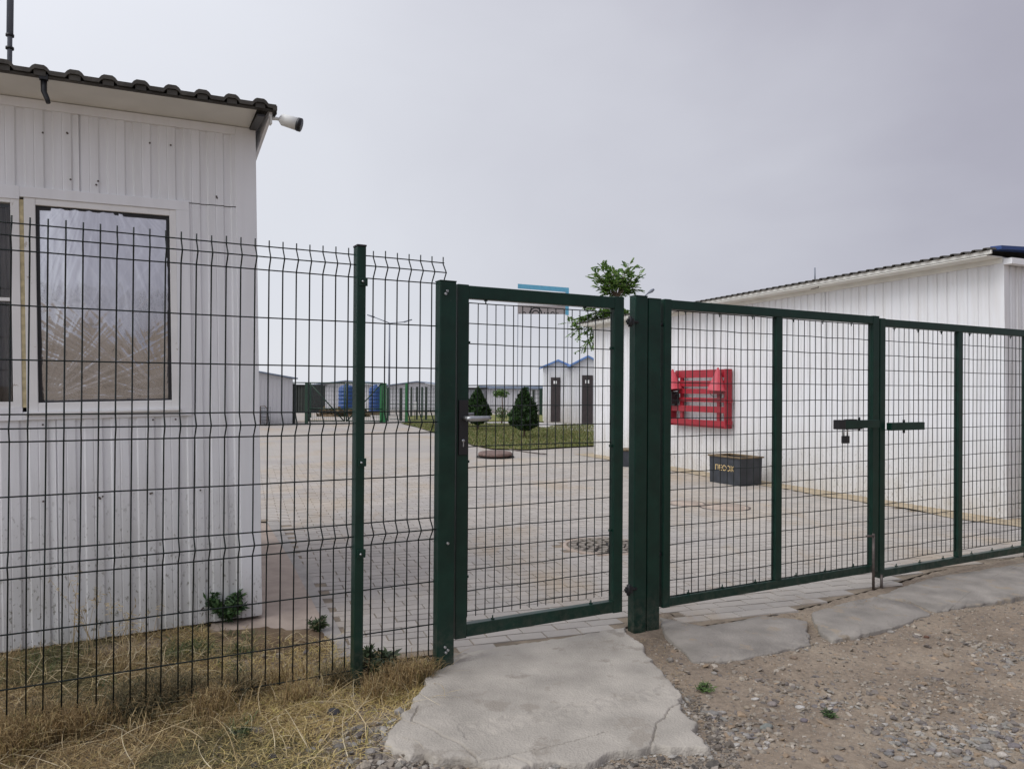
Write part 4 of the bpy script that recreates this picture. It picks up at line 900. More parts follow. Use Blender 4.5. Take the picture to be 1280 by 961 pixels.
MB().tube([(0, 0, .512), (0, 0, 1.6)], .0155, 8).build('upper_pole', 'lamp_grey', mst)
for z in (.44, .505): MB().tube([(0, 0, z), (0, 0, z+.012)], .019, 10).build('collar', 'dark_steel', mst)

# ================================================================== LONG WHITE BUILDING
BANG = math.atan2(BD.y, BD.x)
BM = Matrix.Translation(Vector((A0.x, A0.y, 0))) @ Matrix.Rotation(BANG, 4, 'Z') @ Matrix.Rotation(R(.85), 4, 'Y')
lb = thing('long_white_building', 'long white corrugated building with a blue roof edge behind the wide gate', 'building', mtx=BM)
LEN = 8.24
def wallshell():
    m_ = MB(); m_.box(.01, LEN, -.08, -.02, -.2, 2.68); m_.box(.02, .08, -6, -.08, -.2, 2.68); m_.box(LEN-.06, LEN, -6, -.08, -.2, 2.68); m_.box(.08, LEN-.06, -6, -5.94, -.2, 2.68); return m_
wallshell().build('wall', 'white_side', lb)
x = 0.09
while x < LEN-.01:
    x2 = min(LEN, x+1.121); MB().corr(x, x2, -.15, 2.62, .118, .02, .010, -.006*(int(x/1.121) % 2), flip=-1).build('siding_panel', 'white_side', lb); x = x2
y = -.06; k = 0
while y > -6:
    MB().corr(y-1.121, y, -.15, 2.60, .10, .0, .014, .0+.002*(k % 2), flip=1, axis='y').build('siding_panel', 'white_side', lb); y -= 1.121; k += 1
MB().box(-.012, .09, -.06, .012, -.15, 2.64, bev=.003).build('corner_trim', 'white_side', lb)
MB().box(.0, LEN+.02, -.018, .016, 2.62, 2.68, bev=.002).build('top_trim', 'soffit', lb)
MB().box(.0, LEN+.02, .016, .26, 2.672, 2.684).build('soffit', 'soffit', lb)
MB().box(-.05, LEN+.1, .25, .268, 2.688, 2.725).build('fascia', 'soffit', lb)
MB().box(-.10, -.012, -6, .02, 2.60, 2.66).build('gable_trim', 'cabin_trim', lb)
rf = MB(); vs = []; prof = []; c = -.04
while c < LEN+.15: prof += [(c, 0), (c+.02, .022), (c+.05, .022), (c+.07, 0)]; c += .118
for (x, z) in prof:
    for y in (.30, -6.3):
        zz = 2.728+z+(.3-y)*.10; vs += [(x, y, zz), (x, y, zz-.006)]
fc = []
for i in range(len(prof)-1):
    a = i*4; b = a+4; fc += [(a, a+2, b+2, b), (a+1, b+1, b+3, a+3), (a, b, b+1, a+1), (a+2, a+3, b+3, b+2)]
rf.add(vs, fc).build('roof', 'roof_sheet', lb)
vt = MB(); vs = []
for y in (.16, -6.32):
    zz = 2.735+(.3-y)*.045
    vs += [(-.085, y, zz-.004), (-.085, y, zz+.032), (.03, y, zz+.040), (.03, y, zz-.005)]
vt.add(vs, [(0, 1, 5, 4), (1, 2, 6, 5), (2, 3, 7, 6), (3, 0, 4, 7), (0, 3, 2, 1), (4, 5, 6, 7)]).build('blue_verge', 'blue_trim', lb)
for x in (2.25, 5.2):
    MB().tube([(x, .2, 2.67), (x, .2, 2.655), (x+.06, .2, 2.65), (x+.12, .2, 2.65)], .006, 6).build('gutter_hook', 'rod_steel', lb)
MB().tube([(2.45, .05, 2.74), (2.45, .05, 2.95)], .010, 6).build('vent_stub', 'lamp_grey', lb)

# fire rack with two buckets
RM = Matrix.Translation(Vector((A0.x, A0.y, 0))-BN*.0) @ Matrix.Rotation(BANG, 4, 'Z')
RM0 = RM @ Matrix.Translation((4.14, .02, .72))
rack = thing('fire_equipment_rack', 'red slatted fire equipment rack mounted on the white wall', 'rack', mtx=RM0)
# local: x grows away from the camera (to the left in the photo), y away from the wall
for (z0_, z1_, dy, x0_, x1_) in ((.775, .875, .09, .014, 1.32), (.635, .725, .09, .014, 1.15), (.52, .60, .10, .014, 1.15), (.395, .46, .09, .014, 1.15), (.235, .33, .10, .014, 1.345), (.03, .115, .11, .014, 1.345)):
    MB().box(x0_, x1_, dy, dy+.018, z0_, z1_, bev=.002).build('slat', 'red', rack)
for x_ in (.20, 1.12): MB().box(x_-.035, x_+.035, .05, .086, .03, .88, bev=.002).build('upright', 'red', rack)
for x_ in (.0, 1.36): MB().box(x_-.012, x_+.012, .0, .13, .0, .90 if x_ == 0 else .40, bev=.002).build('side_plate', 'red', rack)
MB().box(.0, 1.36, .0, .03, .86, .90, bev=.002).build('top_rail', 'red', rack)
for (z_) in (.33, .0): MB().box(-.05, .04, .02, .09, z_+.06, z_+.12, bev=.002).build('hook_bracket', 'red', rack)
MB().box(.012, 1.348, .0, .10, .0, .028, bev=.002).build('bottom_ledge', 'red', rack)
def bucket(label, x, y, z, lean):
    b = thing('fire_bucket', label, 'bucket', group='conical fire buckets on the red rack', mtx=RM0 @ Matrix.Translation((x, y, z)) @ Matrix.Rotation(lean, 4, 'Y'))
    MB().lathe([(.0, .345), (.012, .34), (.145, 0), (.152, -.004), (.142, .0), (.006, .32)], n=28).build('cone', 'red_pale', b)
    MB().lathe([(.148, -.006), (.154, -.002), (.154, .008), (.147, .008)], n=28).build('rim', 'red_pale', b)
    MB().tube([(math.cos(a)*.15, math.sin(a)*.15*.3, -.004-math.sin(a)*.09) for a in [math.pi*k/10 for k in range(11)]], .004, 6).build('bail', 'dark_steel', b)
bucket('conical red fire bucket at the right end of the rack', .13, .17, .58, R(-4))
bucket('conical red fire bucket sticking out at the left end of the rack', 1.20, .17, .58, R(8))
bx = thing('extinguisher_case', 'black box hanging at the left side of the red rack under the bucket', 'box', mtx=RM0 @ Matrix.Translation((1.33, .16, .36)))
MB().box(-.17, .10, -.07, .09, 0, .18, bev=.008).build('case', 'black', bx); MB().box(-.18, .11, -.08, .10, .18, .195, bev=.004).build('lid', 'black', bx)
bx = thing('small_case', 'small black box tucked between the lower slats of the red rack', 'box', mtx=RM0 @ Matrix.Translation((1.20, .125, .322)))
MB().box(-.03, .10, 0, .05, 0, .095, bev=.004).build('case', 'black', bx); MB().box(-.034, .104, -.003, .053, .096, .104, bev=.002).build('lid', 'black', bx)

# sand box with yellow lettering
K0 = gp(926, 608); K1 = gp(887, 602); K2 = gp(956, 607.5)
ax_ = (K1-K0); la = .60; ax_.normalize(); ay_ = Vector((-ax_.y, ax_.x, 0)); ay_ = ay_ if ay_.dot(K2-K0) > 0 else -ay_
SMX = Matrix(((ax_.x, ay_.x, 0, K0.x), (ax_.y, ay_.y, 0, K0.y), (0, 0, 1, 0), (0, 0, 0, 1)))
sb = thing('sand_box', 'dark metal sand box with yellow lettering standing by the white wall', 'box', mtx=SMX)
LB, WB, HB = .60, .40, .37
m_ = MB()
for a_, b_, z0_, z1_ in ((0, 0, 0, 0),):
    t_ = .012; ins_ = .006
    pb = [(ins_, ins_), (LB-ins_, ins_), (LB-ins_, WB-ins_), (ins_, WB-ins_)]; pt = [(0, 0), (LB, 0), (LB, WB), (0, WB)]; pi_ = [(t_, t_), (LB-t_, t_), (LB-t_, WB-t_), (t_, WB-t_)]
    vs = [(x, y, .0) for x, y in pb]+[(x, y, HB) for x, y in pt]+[(x, y, HB) for x, y in pi_]+[(x, y, .28) for x, y in pi_]
    fc = [(3, 2, 1, 0)]+[(i, (i+1) % 4, 4+(i+1) % 4, 4+i) for i in range(4)]+[(4+i, 4+(i+1) % 4, 8+(i+1) % 4, 8+i) for i in range(4)]+[(8+i, 8+(i+1) % 4, 12+(i+1) % 4, 12+i) for i in range(4)]+[(12, 13, 14, 15)]
    m_.add(vs, fc)
m_.build('box', 'box_dark', sb)
lp_ = MB(); lp_.box(-.02, LB+.02, -.02, .03, HB+.001, HB+.022, bev=.004); lp_.box(-.02, LB+.02, WB-.03, WB+.02, HB+.001, HB+.022, bev=.004); lp_.box(-.02, .03, .031, WB-.031, HB+.001, HB+.021, bev=.004); lp_.box(LB-.03, LB+.02, .031, WB-.031, HB+.001, HB+.021, bev=.004)
lp_.build('rim', 'box_rim', sb)
sv = [(x*.05, y*.05, HB-.03+.03*noise.noise(Vector((x*.4, y*.4, 2)))) for y in range(9) for x in range(13)]
MB().add([(max(.013, min(LB-.013, a)), max(.013, min(WB-.013, b)), c) for a, b, c in sv], [(j*13+i, j*13+i+1, (j+1)*13+i+1, (j+1)*13+i) for j in range(8) for i in range(12)], True).build('sand', 'sand', sb)
def text(body, size, name, m, parent, mtx, depth=.001):
    cu = bpy.data.curves.new('txt', 'FONT'); cu.body = body; cu.size = size; cu.extrude = depth; cu.align_x = 'CENTER'; cu.offset = .0006*size/.1
    o = bpy.data.objects.new('txt', cu); COL.objects.link(o); dg = bpy.context.evaluated_depsgraph_get(); me = bpy.data.meshes.new_from_object(o.evaluated_get(dg)); bpy.data.objects.remove(o)
    me.materials.clear(); me.materials.append(M[m]); t = bpy.data.objects.new(name, me); COL.objects.link(t); t.parent = parent; t.matrix_local = mtx; return t
# long side faces -ay; reading direction is from K1 (left) to K0 (right): local -x
text('ПЕСОК', .105, 'lettering', 'yellow', sb, Matrix.Translation((.31, .002, .185)) @ Matrix(((-1, 0, 0, 0), (0, 0, -1, 0), (0, 1, 0, 0), (0, 0, 0, 1))).inverted().transposed() @ Matrix.Rotation(0, 4, 'X'))
# dark crate behind the gate gap
pc = gp(784, 583); cr_ = thing('dark_crate', 'dark crate at the wall foot seen in the gap beside the hinge post', 'crate', loc=(pc.x+.05, pc.y+.1, 0), rz=R(66))
MB().box(-.2, .2, -.13, .13, 0, .27, bev=.01).build('crate', 'box_dark', cr_); MB().box(-.215, .215, -.145, .145, .271, .295, bev=.006).build('lid', 'box_rim', cr_)

# ================================================================== MANHOLES
mh = thing('manhole_cover', 'round patterned manhole cover in the paving behind the narrow gate', 'manhole cover', loc=(MH.x, MH.y, 0))
rg = MB(); rg.lathe([(.365, -.02), (.365, .002), (.335, .006), (.325, .006), (.322, -.02)], n=48); rg.build('frame', 'apron', mh)
MB().lathe([(.321, -.012), (.30, -.004), (0, -.004)], n=48).build('plate', 'manhole_dark', mh)
st = MB()
for rr_, nn_ in ((.07, 5), (.135, 9), (.20, 14), (.268, 19)):
    for k in range(nn_):
        a = 2*math.pi*(k+.5*(nn_ % 2))/nn_; w_2 = math.pi*rr_/nn_*random.uniform(.5, .72); a2 = w_2/rr_
        q = []
        for rr2 in (rr_-.024, rr_+.024):
            for s_2 in ((-1, 1) if rr2 < rr_ else (1, -1)): q.append((rr2*math.cos(a+s_2*a2), rr2*math.sin(a+s_2*a2)))
        st.prism(q[::-1], -.004, .010)
st.lathe([(.31, -.004), (.308, .009), (.298, .009), (.296, -.004)], n=48)
st.build('tread_pattern', 'manhole', mh)
ml = gp(619, 571.5); lid = thing('rusty_manhole_lid', 'reddish rusty manhole lid lying raised on the paving by the lawn', 'manhole lid', mtx=Matrix.Translation((ml.x, ml.y, .04)) @ Matrix.Rotation(R(3), 4, 'X'))
MB().lathe([(0, .06), (.25, .062), (.30, .058), (.33, .03), (.32, .0), (0, 0)], n=40).build('lid', 'rust', lid)
MB().lathe([(.36, -.038), (.36, -.022), (.27, -.020), (.26, -.038)], n=40).build('seat_ring', 'manhole_dark', lid)
hk = thing('iron_hook', 'long thin iron rod with a ring end lying beside the rusty lid', 'rod', loc=(gp(640, 567).x, gp(640, 567).y, .03))
e1 = gp(676, 569)-gp(640, 567); MB().tube([(-.05, .02, .06), (.02, 0, .045), (e1.x*.5, e1.y*.5, .02), (e1.x, e1.y, .0)], .012, 6).build('rod', 'rod_steel', hk)
MB().tube([(e1.x+.05+.05*math.cos(a), e1.y+.05*math.sin(a), 0) for a in [2*math.pi*k/12 for k in range(13)]], .010, 6).build('ring', 'rod_steel', hk)
for (px_, py_, rr_, lab) in ((858, 629.5, .20, 'small round cover flush in the paving, farther left one before the sand box'), (906, 634, .26, 'round cover flush in the paving, nearer right one before the sand box')):
    p = gp(px_, py_); t = thing('drain_cover', lab, 'drain cover', loc=(p.x, p.y, 0), group='flush round covers in the paving')
    MB().lathe([(rr_, -.005), (rr_, .006), (rr_-.03, .008), (rr_-.032, .005), (rr_-.045, .005), (rr_-.047, .008), (0, .009)], n=36).build('cover', 'apron', t)
    MB().lathe([(rr_+.02, -.004), (rr_+.018, .0065), (rr_+.003, .0065), (rr_+.002, -.004)], n=36).build('ring', 'rod_steel', t)

# ================================================================== PLANTS
def leaf_clump(name, parent, center, scale, n, size, pal, shape=None, m='leaf', vert=False):
    """many small faces through a volume: shape(u in unit ball arrays)->mask/pos"""
    P = RNG.normal(0, 1, (n, 3)); P /= np.linalg.norm(P, axis=1)[:, None]; P *= (RNG.random((n, 1))**.45)
    if shape is not None: P = shape(P)
    P = P*np.array(scale)+np.array(center); n = len(P)
    d = RNG.normal(0, 1, (n, 3)); 
    if vert: d[:, 2] = np.abs(d[:, 2])+1.1
    d /= np.linalg.norm(d, axis=1)[:, None]; s = RNG.normal(0, 1, (n, 3)); s -= (s*d).sum(1)[:, None]*d; s /= np.linalg.norm(s, axis=1)[:, None]
    L_ = size*RNG.uniform(.6, 1.4, (n, 1)); w = L_*.3
    V = np.stack([P-s*w*.3, P+s*w*.3+d*L_*.1, P+d*L_*.5+s*w, P+d*L_, P+d*L_*.5-s*w], 1)
    F = np.stack([np.arange(n)*5+k for k in (0, 1, 2, 3, 4)], -1)
    return bulk(name, V.reshape(-1, 3), F, m, np.repeat(pick_cols(n, pal, jit=.25), 5, 0), parent=parent)
def cypress(label, px_, pytop, pybase, depth, rmax, seed):
    p = dp(px_, pybase, depth); H = dp(px_, pytop, depth).z; t = thing('cypress_shrub', label, 'shrub', loc=(p.x, depth, 0), group='small cypresses on the lawn')
    MB().tube([(0, 0, -.02), (.01, 0, H*.25), (0, .01, H*.8)], [.035, .028, .01], 7).build('trunk', 'bark', t)
    def shp(P):
        P = P[:]; z = (P[:, 2]+1)/2; r = np.sin(np.pi*np.clip((z+.02)**.62, 0, 1))**.8*.55+.48*(1-z)*np.clip(z*9, 0, 1)
        a = np.arctan2(P[:, 1], P[:, 0]); q = np.hypot(P[:, 0], P[:, 1])**.4; q = q/np.max(q)
        lump = 1+.16*np.sin(a*3+z*11+seed)+.12*np.sin(a*5-z*23+seed*2)+.10*np.sin(a*9+z*47+seed)
        return np.stack([np.cos(a)*q*r*lump, np.sin(a)*q*r*lump, z], -1)
    leaf_clump('crown', t, (0, 0, H*.14), (rmax*1.05, rmax*1.05, H*.90), 9000, .085, [(.014, .034, .010), (.026, .065, .016), (.045, .105, .026), (.010, .022, .008)], shp, vert=True)
    return t
cypress('dense dark conical cypress shrub standing in the middle of the lawn', 655, 489, 549, 20.0, .37, 1)
cypress('dark cypress shrub on the lawn seen just behind the silver gate handle', 597, 488, 541, 23.2, .36, 3)
MB_ = dp(586, 545, 23.0)
sap = thing('sapling', 'thin young sapling between the two cypresses', 'sapling', loc=(gp(627, 531).x, gp(627, 531).y, 0))
MB().tube([(0, 0, 0), (.03, 0, .5), (0, 0, 1.25)], [.035, .025, .012], 6).build('trunk', 'bark', sap)
leaf_clump('crown', sap, (-.05, 0, 1.12), (.28, .25, .14), 260, .09, [(.06, .12, .03), (.10, .17, .04)]); leaf_clump('low_leaves', sap, (0, 0, .38), (.28, .25, .26), 200, .09, [(.06, .10, .03), (.12, .16, .06)])

def pinnate(V, F, T, base, d, up, L_, nl, lw, pal):
    side = d.cross(up).normalized(); 
    for k in range(nl):
        t = (k+1.2)/(nl+.5); c = base+d*L_*t-up*(.28*L_*t*t)
        for sgn in (-1, 1):
            ld = (side*sgn+d*.45-up*.35*random.uniform(.4, 1.6)).normalized(); l = lw*(1.1-.5*abs(t-.45))*random.uniform(.8, 1.2); wv = d*l*.30
            o = len(V); V += [c, c+ld*l*.45+wv, c+ld*l, c+ld*l*.45-wv]; F.append((o, o+1, o+2, o+3)); col = random.choice(pal); j = random.uniform(.8, 1.25); T += [[x*j for x in col]]*4
TZ = 17.2; TB = dp(772, 560, TZ)
tree = thing('young_tree', 'young tree with feathery leaves growing behind the far corner of the long building', 'tree', loc=(TB.x, TZ, 0))
def tp(px_, py_, dy=0.): p = dp(px_, py_, TZ+dy); return Vector((p.x-TB.x, dy, p.z))
tk = MB(); tk.tube([(0, 0, -.05), (.02, 0, 1.2), tp(768, 420), tp(770, 375), tp(771, 345)], [.05, .042, .03, .02, .008], 8)
br = []
V, F, T = [], [], []; PAL = [(.08, .17, .03), (.12, .23, .04), (.17, .29, .06), (.045, .10, .025), (.22, .33, .09)]
top_c = tp(770, 350)
def spray(c, n, L_, spread, dirs=None, droop=.2, nl=12, lw=.085):
    for k in range(n):
        a = random.uniform(0, 2*math.pi); el = random.uniform(*spread)
        d = Vector((math.cos(a)*math.cos(el), math.sin(a)*math.cos(el)*.8, math.sin(el)));
        if dirs: d = (d+Vector(dirs)).normalized()
        side = d.cross(Vector((0, 0, 1))).normalized(); up = side.cross(d).normalized()
        pinnate(V, F, T, c+Vector((random.gauss(0, .04), random.gauss(0, .05), random.gauss(0, .06))), d, up, L_*random.uniform(.7, 1.15), nl, lw, PAL)
TOP = [(743, 340), (751, 333), (757, 331), (765, 336), (772, 341), (780, 338), (787, 330), (793, 333), (800, 343), (741, 347), (748, 346), (744, 358), (750, 361), (762, 347), (778, 350), (790, 346), (797, 349), (792, 358), (797, 362), (757, 368), (786, 367)]
LOW = [(736, 386), (727, 396), (716, 399), (709, 404), (720, 408), (728, 404), (714, 416), (724, 420), (737, 412), (741, 400), (752, 392), (762, 388), (772, 390), (782, 394), (790, 398), (733, 428), (728, 437), (741, 430), (748, 420), (752, 406), (795, 392), (758, 398)]
def limb(p, q, n, L_, lw, nl=6):
    for k in range(n):
        t_ = .2+.8*(k+random.random()*.8)/n; c = p.lerp(q, t_)+Vector((0, 0, .06*math.sin(math.pi*t_)))
        d = ((q-p).normalized()+Vector((random.gauss(0, .75), random.gauss(0, .75), random.gauss(0, .5)))).normalized(); sd = d.cross(Vector((0, 0, 1)));
        if sd.length < .1: continue
        up = sd.normalized().cross(d).normalized(); pinnate(V, F, T, c, d, up, L_*random.uniform(.6, 1.3), random.choice((nl-2, nl-1, nl)), lw*random.uniform(.75, 1.2), PAL)
for c in TOP:
    q = tp(*c, random.uniform(-.25, .25)); p = tp(771, 372); limb(p, q, 15, .15, .078); tk.tube([p, p.lerp(q, .5)+Vector((0, 0, .04)), q], [.010, .007, .003], 5)
for c in LOW:
    q = tp(*c, random.uniform(-.4, .3)); p = tp(764, 402); limb(p, q, 17, .17, .08); tk.tube([p, p.lerp(q, .5)+Vector((0, 0, .06)), q], [.010, .007, .003], 5)
for c in ((746, 438), (750, 447), (745, 452), (750, 460), (747, 468)):
    q = tp(*c, -.9); limb(q+Vector((.06, 0, .14)), q, 5, .13, .06)
for c in ((757, 392), (745, 398), (730, 406), (750, 420), (749, 438), (784, 398)):
    q = tp(*c, 0); tk.tube([tp(769, 430), (tp(769, 430)+q)/2+Vector((0, 0, .12)), q], [.022, .014, .006], 6)
for c in ((760, 350), (781, 349), (752, 345), (792, 346)): tk.tube([tp(770, 372), tp(*c)], [.014, .006], 5)
tk.build('trunk', 'bark', tree)
bulk('crown', np.array([v[:] for v in V]), np.array(F), 'leaf', np.array(T), parent=tree)

def weed(label, px_, py_, r, hgt, n, pal, name='weed', stems=9, sz=.03):
    p = gp(px_, py_); t = thing(name, label, 'weed', loc=(p.x, p.y, terrain_z(p.x, p.y)))
    sm = MB(); V, F, T = [], [], []
    for k in range(stems):
        a = random.uniform(0, 2*math.pi); rr_ = r*random.uniform(.3, 1); tip = Vector((math.cos(a)*rr_, math.sin(a)*rr_, hgt*random.uniform(.5, 1))); mid = tip*.5+Vector((0, 0, hgt*.22)); pts = [Vector((0, 0, 0)), mid, tip]
        sm.tube(pts, [.003, .0022, .0012], 5)
        for j in range(n//stems):
            tt = random.uniform(.25, 1.0); c = pts[0]*(1-tt)**2+mid*2*tt*(1-tt)+tip*tt*tt
            d = Vector((random.gauss(0, 1), random.gauss(0, 1), random.uniform(-.6, .9))).normalized(); s_ = d.orthogonal().normalized(); l = sz*random.uniform(.6, 1.4)
            o = len(V); V += [c, c+d*l*.5+s_*l*.14, c+d*l, c+d*l*.5-s_*l*.14]; F.append((o, o+1, o+2, o+3)); col = random.choice(pal); j2 = random.uniform(.75, 1.25); T += [[x*j2 for x in col]]*4
    sm.build('stems', 'bark' if name == 'dry_weed' else 'leaf', t)
    bulk('leaves', np.array([v[:] for v in V]), np.array(F), 'leaf', np.array(T), parent=t)
GP = [(.035, .085, .028), (.055, .12, .035), (.085, .15, .05), (.02, .05, .02)]
weed('bushy dark green weed growing against the cabin corner', 281, 778, .14, .19, 5200, GP, stems=60, sz=.036)
weed('green leafy weed at the foot of the fence post', 466, 838, .11, .10, 900, [(.05, .08, .035), (.08, .11, .05), (.04, .06, .03)], stems=26, sz=.045)
weed('pale green weed tuft beside the kerb end', 398, 790, .05, .08, 420, [(.08, .12, .05), (.05, .08, .03)], stems=10, sz=.025)
weed('small green tuft at the left edge of the dirt near the broken concrete', 880, 858, .045, .03, 160, [(.06, .12, .02), (.10, .15, .04)], stems=14, sz=.02)
weed('small dark green tuft alone in the middle of the dirt', 1036, 888, .04, .025, 130, [(.04, .08, .02), (.06, .10, .03)], stems=12, sz=.018)
weed('green weeds in front of the dry patch at the lower left', 300, 922, .05, .04, 120, [(.07, .10, .04), (.10, .12, .05)], stems=10, sz=.02)

def stalks(label, pts, hgt, n, name='dry_weed'):
    p = gp(*pts); t = thing(name, label, 'dry weed', loc=(p.x, p.y, terrain_z(p.x, p.y)), group='dry stalks in front of the cabin'); sm = MB(); V, F, T = [], [], []
    for k in range(n):
        a = random.uniform(0, 2*math.pi); lean = random.uniform(.05, .55); h_ = hgt*random.uniform(.5, 1.05); b0 = Vector((random.gauss(0, .05), random.gauss(0, .03), 0))
        P_ = [b0+Vector((math.cos(a)*lean*h_*t_**1.6, math.sin(a)*lean*h_*t_**1.6*.6, h_*t_)) for t_ in (0, .25, .5, .75, 1)]
        sm.tube(P_, [.0016, .0014, .0012, .0009, .0005], 4)
        for j in range(7):
            c = P_[-1]+(P_[-2]-P_[-1])*random.uniform(0, .9); d = Vector((random.gauss(0, 1), random.gauss(0, .6), random.uniform(-.8, .8))).normalized(); s_ = d.orthogonal().normalized(); l = random.uniform(.012, .035); o = len(V)
            V += [c, c+d*l*.5+s_*.0022, c+d*l, c+d*l*.5-s_*.0022]; F.append((o, o+1, o+2, o+3)); T += [[.38, .30, .16]]*4
    o = sm.build('stems', 'hay_stalk', t); bulk('seed_heads', np.array([v[:] for v in V]), np.array(F), 'straw', np.array(T), parent=t)['kind'] = 'stuff'
M['hay_stalk'] = mat('hay_stalk', (.40, .31, .17), .8, var=.2)
stalks('tall thin dry weed stalks before the cabin wall under the foil window', (118, 838), .50, 13)
stalks('dry broken weed stalks right of the tall ones at the cabin foot', (155, 842), .34, 12)
stalks('low dry stalks leaning at the bare soil by the cabin corner', (300, 820), .13, 7)
stalks('dry grass stalk tuft touching the fence post foot', (446, 842), .14, 8)

# ------------------------------------------------------------------ single stones
def stone(px_, py_, r, flat, col, label, cat='stone', yaw=0, grp='loose stones on the ground', asp=.75):
    p = gp(px_, py_); V = IV2.copy(); sd_ = px_*.13; V = V*(1+.0)*np.array([[1, asp, flat]])
    V = np.array([Vector(v)*(1+.16*noise.noise(Vector((v[0]*1.6+sd_, v[1]*1.6, v[2]*2)))+.05*noise.noise(Vector((v[0]*5+sd_, v[1]*5, v[2]*5)))) for v in V])*r
    o = bulk('stone', V, IF2, 'stone', np.repeat(np.array([col]), len(V), 0), smooth=True); o.location = (p.x, p.y, terrain_z(p.x, p.y)+r*flat*.45); o.rotation_euler = (random.gauss(0, .08), random.gauss(0, .08), yaw)
    tag(o, label, cat, grp)
DG = (.045, .043, .045); G1 = (.20, .19, .175); G2 = (.27, .25, .225); BR = (.20, .15, .11); WH = (.42, .40, .37)
stone(417, 891, .030, .75, DG, 'black stone, largest of the dark ones in the yellow dry grass')
stone(415, 899, .016, .6, WH, 'small whitish stone leaning on the black stone in the dry grass')
stone(390, 894, .028, .35, G1, 'flat grey stone just left of the black stone')
stone(318, 913, .046, .35, (.13, .12, .115), 'wide flat grey rock half buried in the dry grass', yaw=.3)
stone(341, 946, .020, .7, DG, 'small round black stone at the lower edge of the dry grass')
stone(318, 957, .018, .7, DG, 'black stone cut by the bottom edge of the photo')
stone(388, 936, .022, .4, G1, 'grey flat stone in the pale chaff left of the concrete path')
stone(463, 940, .020, .7, G2, 'pale lumpy stone at the broken left edge of the concrete path')
stone(424, 933, .026, .5, (.17, .155, .14), 'brown grey lump between chaff and concrete path', asp=.6)
stone(442, 930, .018, .5, G1, 'grey lump right of the brown grey one near the concrete path')
stone(450, 905, .022, .55, (.14, .13, .12), 'dark crumbled piece at the upper left edge of the concrete path')
stone(958, 904, .032, .42, (.19, .20, .18), 'greenish grey oblong stone, biggest in the middle dirt', yaw=.5, asp=.55)
stone(965, 874, .022, .5, (.22, .19, .175), 'brownish oval stone above the oblong one')
stone(1000, 877, .021, .42, WH, 'whitish flat oval pebble in the dirt')
stone(1005, 894, .016, .6, (.15, .13, .14), 'dark purple pebble below the whitish oval one')
stone(890, 887, .032, .38, G1, 'grey rugged rock beside the right edge of the concrete path', asp=.6)
stone(902, 884, .020, .4, G2, 'pale flat stone on top of the rugged rock near the path')
stone(934, 878, .014, .6, (.30, .25, .19), 'tan pebble left of the brownish oval stone')
stone(944, 868, .019, .35, WH, 'white chip of stone in the dirt above the tan pebble', asp=.5)
stone(1112, 912, .026, .5, G1, 'round grey stone, left one of the pair at the lower right')
stone(1127, 914, .024, .5, (.17, .165, .16), 'grey stone touching the round one in the lower right pair')
stone(1124, 943, .021, .45, G2, 'pale grey stone below the lower right pair')
stone(1111, 937, .019, .4, (.16, .155, .15), 'dark flat stone left of the pale grey one')
stone(1146, 890, .017, .6, G2, 'pale oval stone lying alone right of centre in the dirt')
stone(1233, 928, .026, .5, G1, 'grey stone in the heap at the lower right')
stone(1253, 937, .020, .6, (.45, .41, .36), 'cream coloured stone in the lower right heap')
stone(1240, 944, .030, .4, G2, 'wide light grey stone before the cream one')
stone(1224, 917, .032, .3, (.22, .21, .19), 'flat slate stone at the top of the lower right heap', yaw=-.4)
stone(1268, 925, .026, .45, (.17, .15, .15), 'dark stone at the right edge of the photo')
stone(1212, 955, .026, .45, G1, 'grey stone at the bottom edge right of centre')
stone(1158, 790, .016, .5, (.12, .06, .04), 'small reddish brown stone in the upper right dirt')
stone(1114, 784, .020, .35, G2, 'pale flat stone below the ramp slab')
stone(1224, 828, .024, .35, G1, 'flat grey stone in the dirt at the right')
stone(1264, 833, .020, .4, G2, 'light grey stone in the dirt near the right photo edge')
stone(837, 822, .020, .7, (.20, .18, .155), 'round brownish stone in the gap between path and ramp slab')
stone(893, 836, .016, .5, G2, 'light stone just below the left ramp slab')
stone(992, 816, .020, .5, BR, 'brown stone at the lower edge of the left ramp slab')

# ================================================================== FAR THINGS
def at(px_, py_, y): return dp(px_, py_, y)
# shed at the left
p0 = gp(300, 531.5); p1 = gp(365.5, 530); dx_ = (p1-p0); wlen = dx_.length; 
sh = thing('white_shed', 'white metal shed with a sloping roof line behind the cabin', 'shed', loc=(p1.x, p1.y, 0), rz=math.atan2(dx_.y, dx_.x))
HR = at(365, 473.5, p1.y).z; HL = HR+.30
vs = [(-wlen, 0, 0), (0, 0, 0), (0, 0, HR), (-wlen, 0, HL), (-wlen, 3, 0), (0, 3, 0), (0, 3, HR), (-wlen, 3, HL)]
MB().add(vs, [(0, 1, 2, 3), (1, 5, 6, 2), (5, 4, 7, 6), (4, 0, 3, 7), (3, 2, 6, 7)]).build('wall', 'grey_side', sh) if False else None
M['shed'] = siding_mat('shed_siding', (.62, .62, .64), (.3, .3, .28), .3, .3)
MB().add(vs, [(0, 1, 2, 3), (1, 5, 6, 2), (5, 4, 7, 6), (4, 0, 3, 7), (3, 2, 6, 7)]).build('wall', 'shed', sh)
for k in range(6): MB().corr(-.02-(k+1)*.42, -.02-k*.42, .02, HR-.01, .14, 0, .02, -.012).build('siding_panel', 'shed', sh)
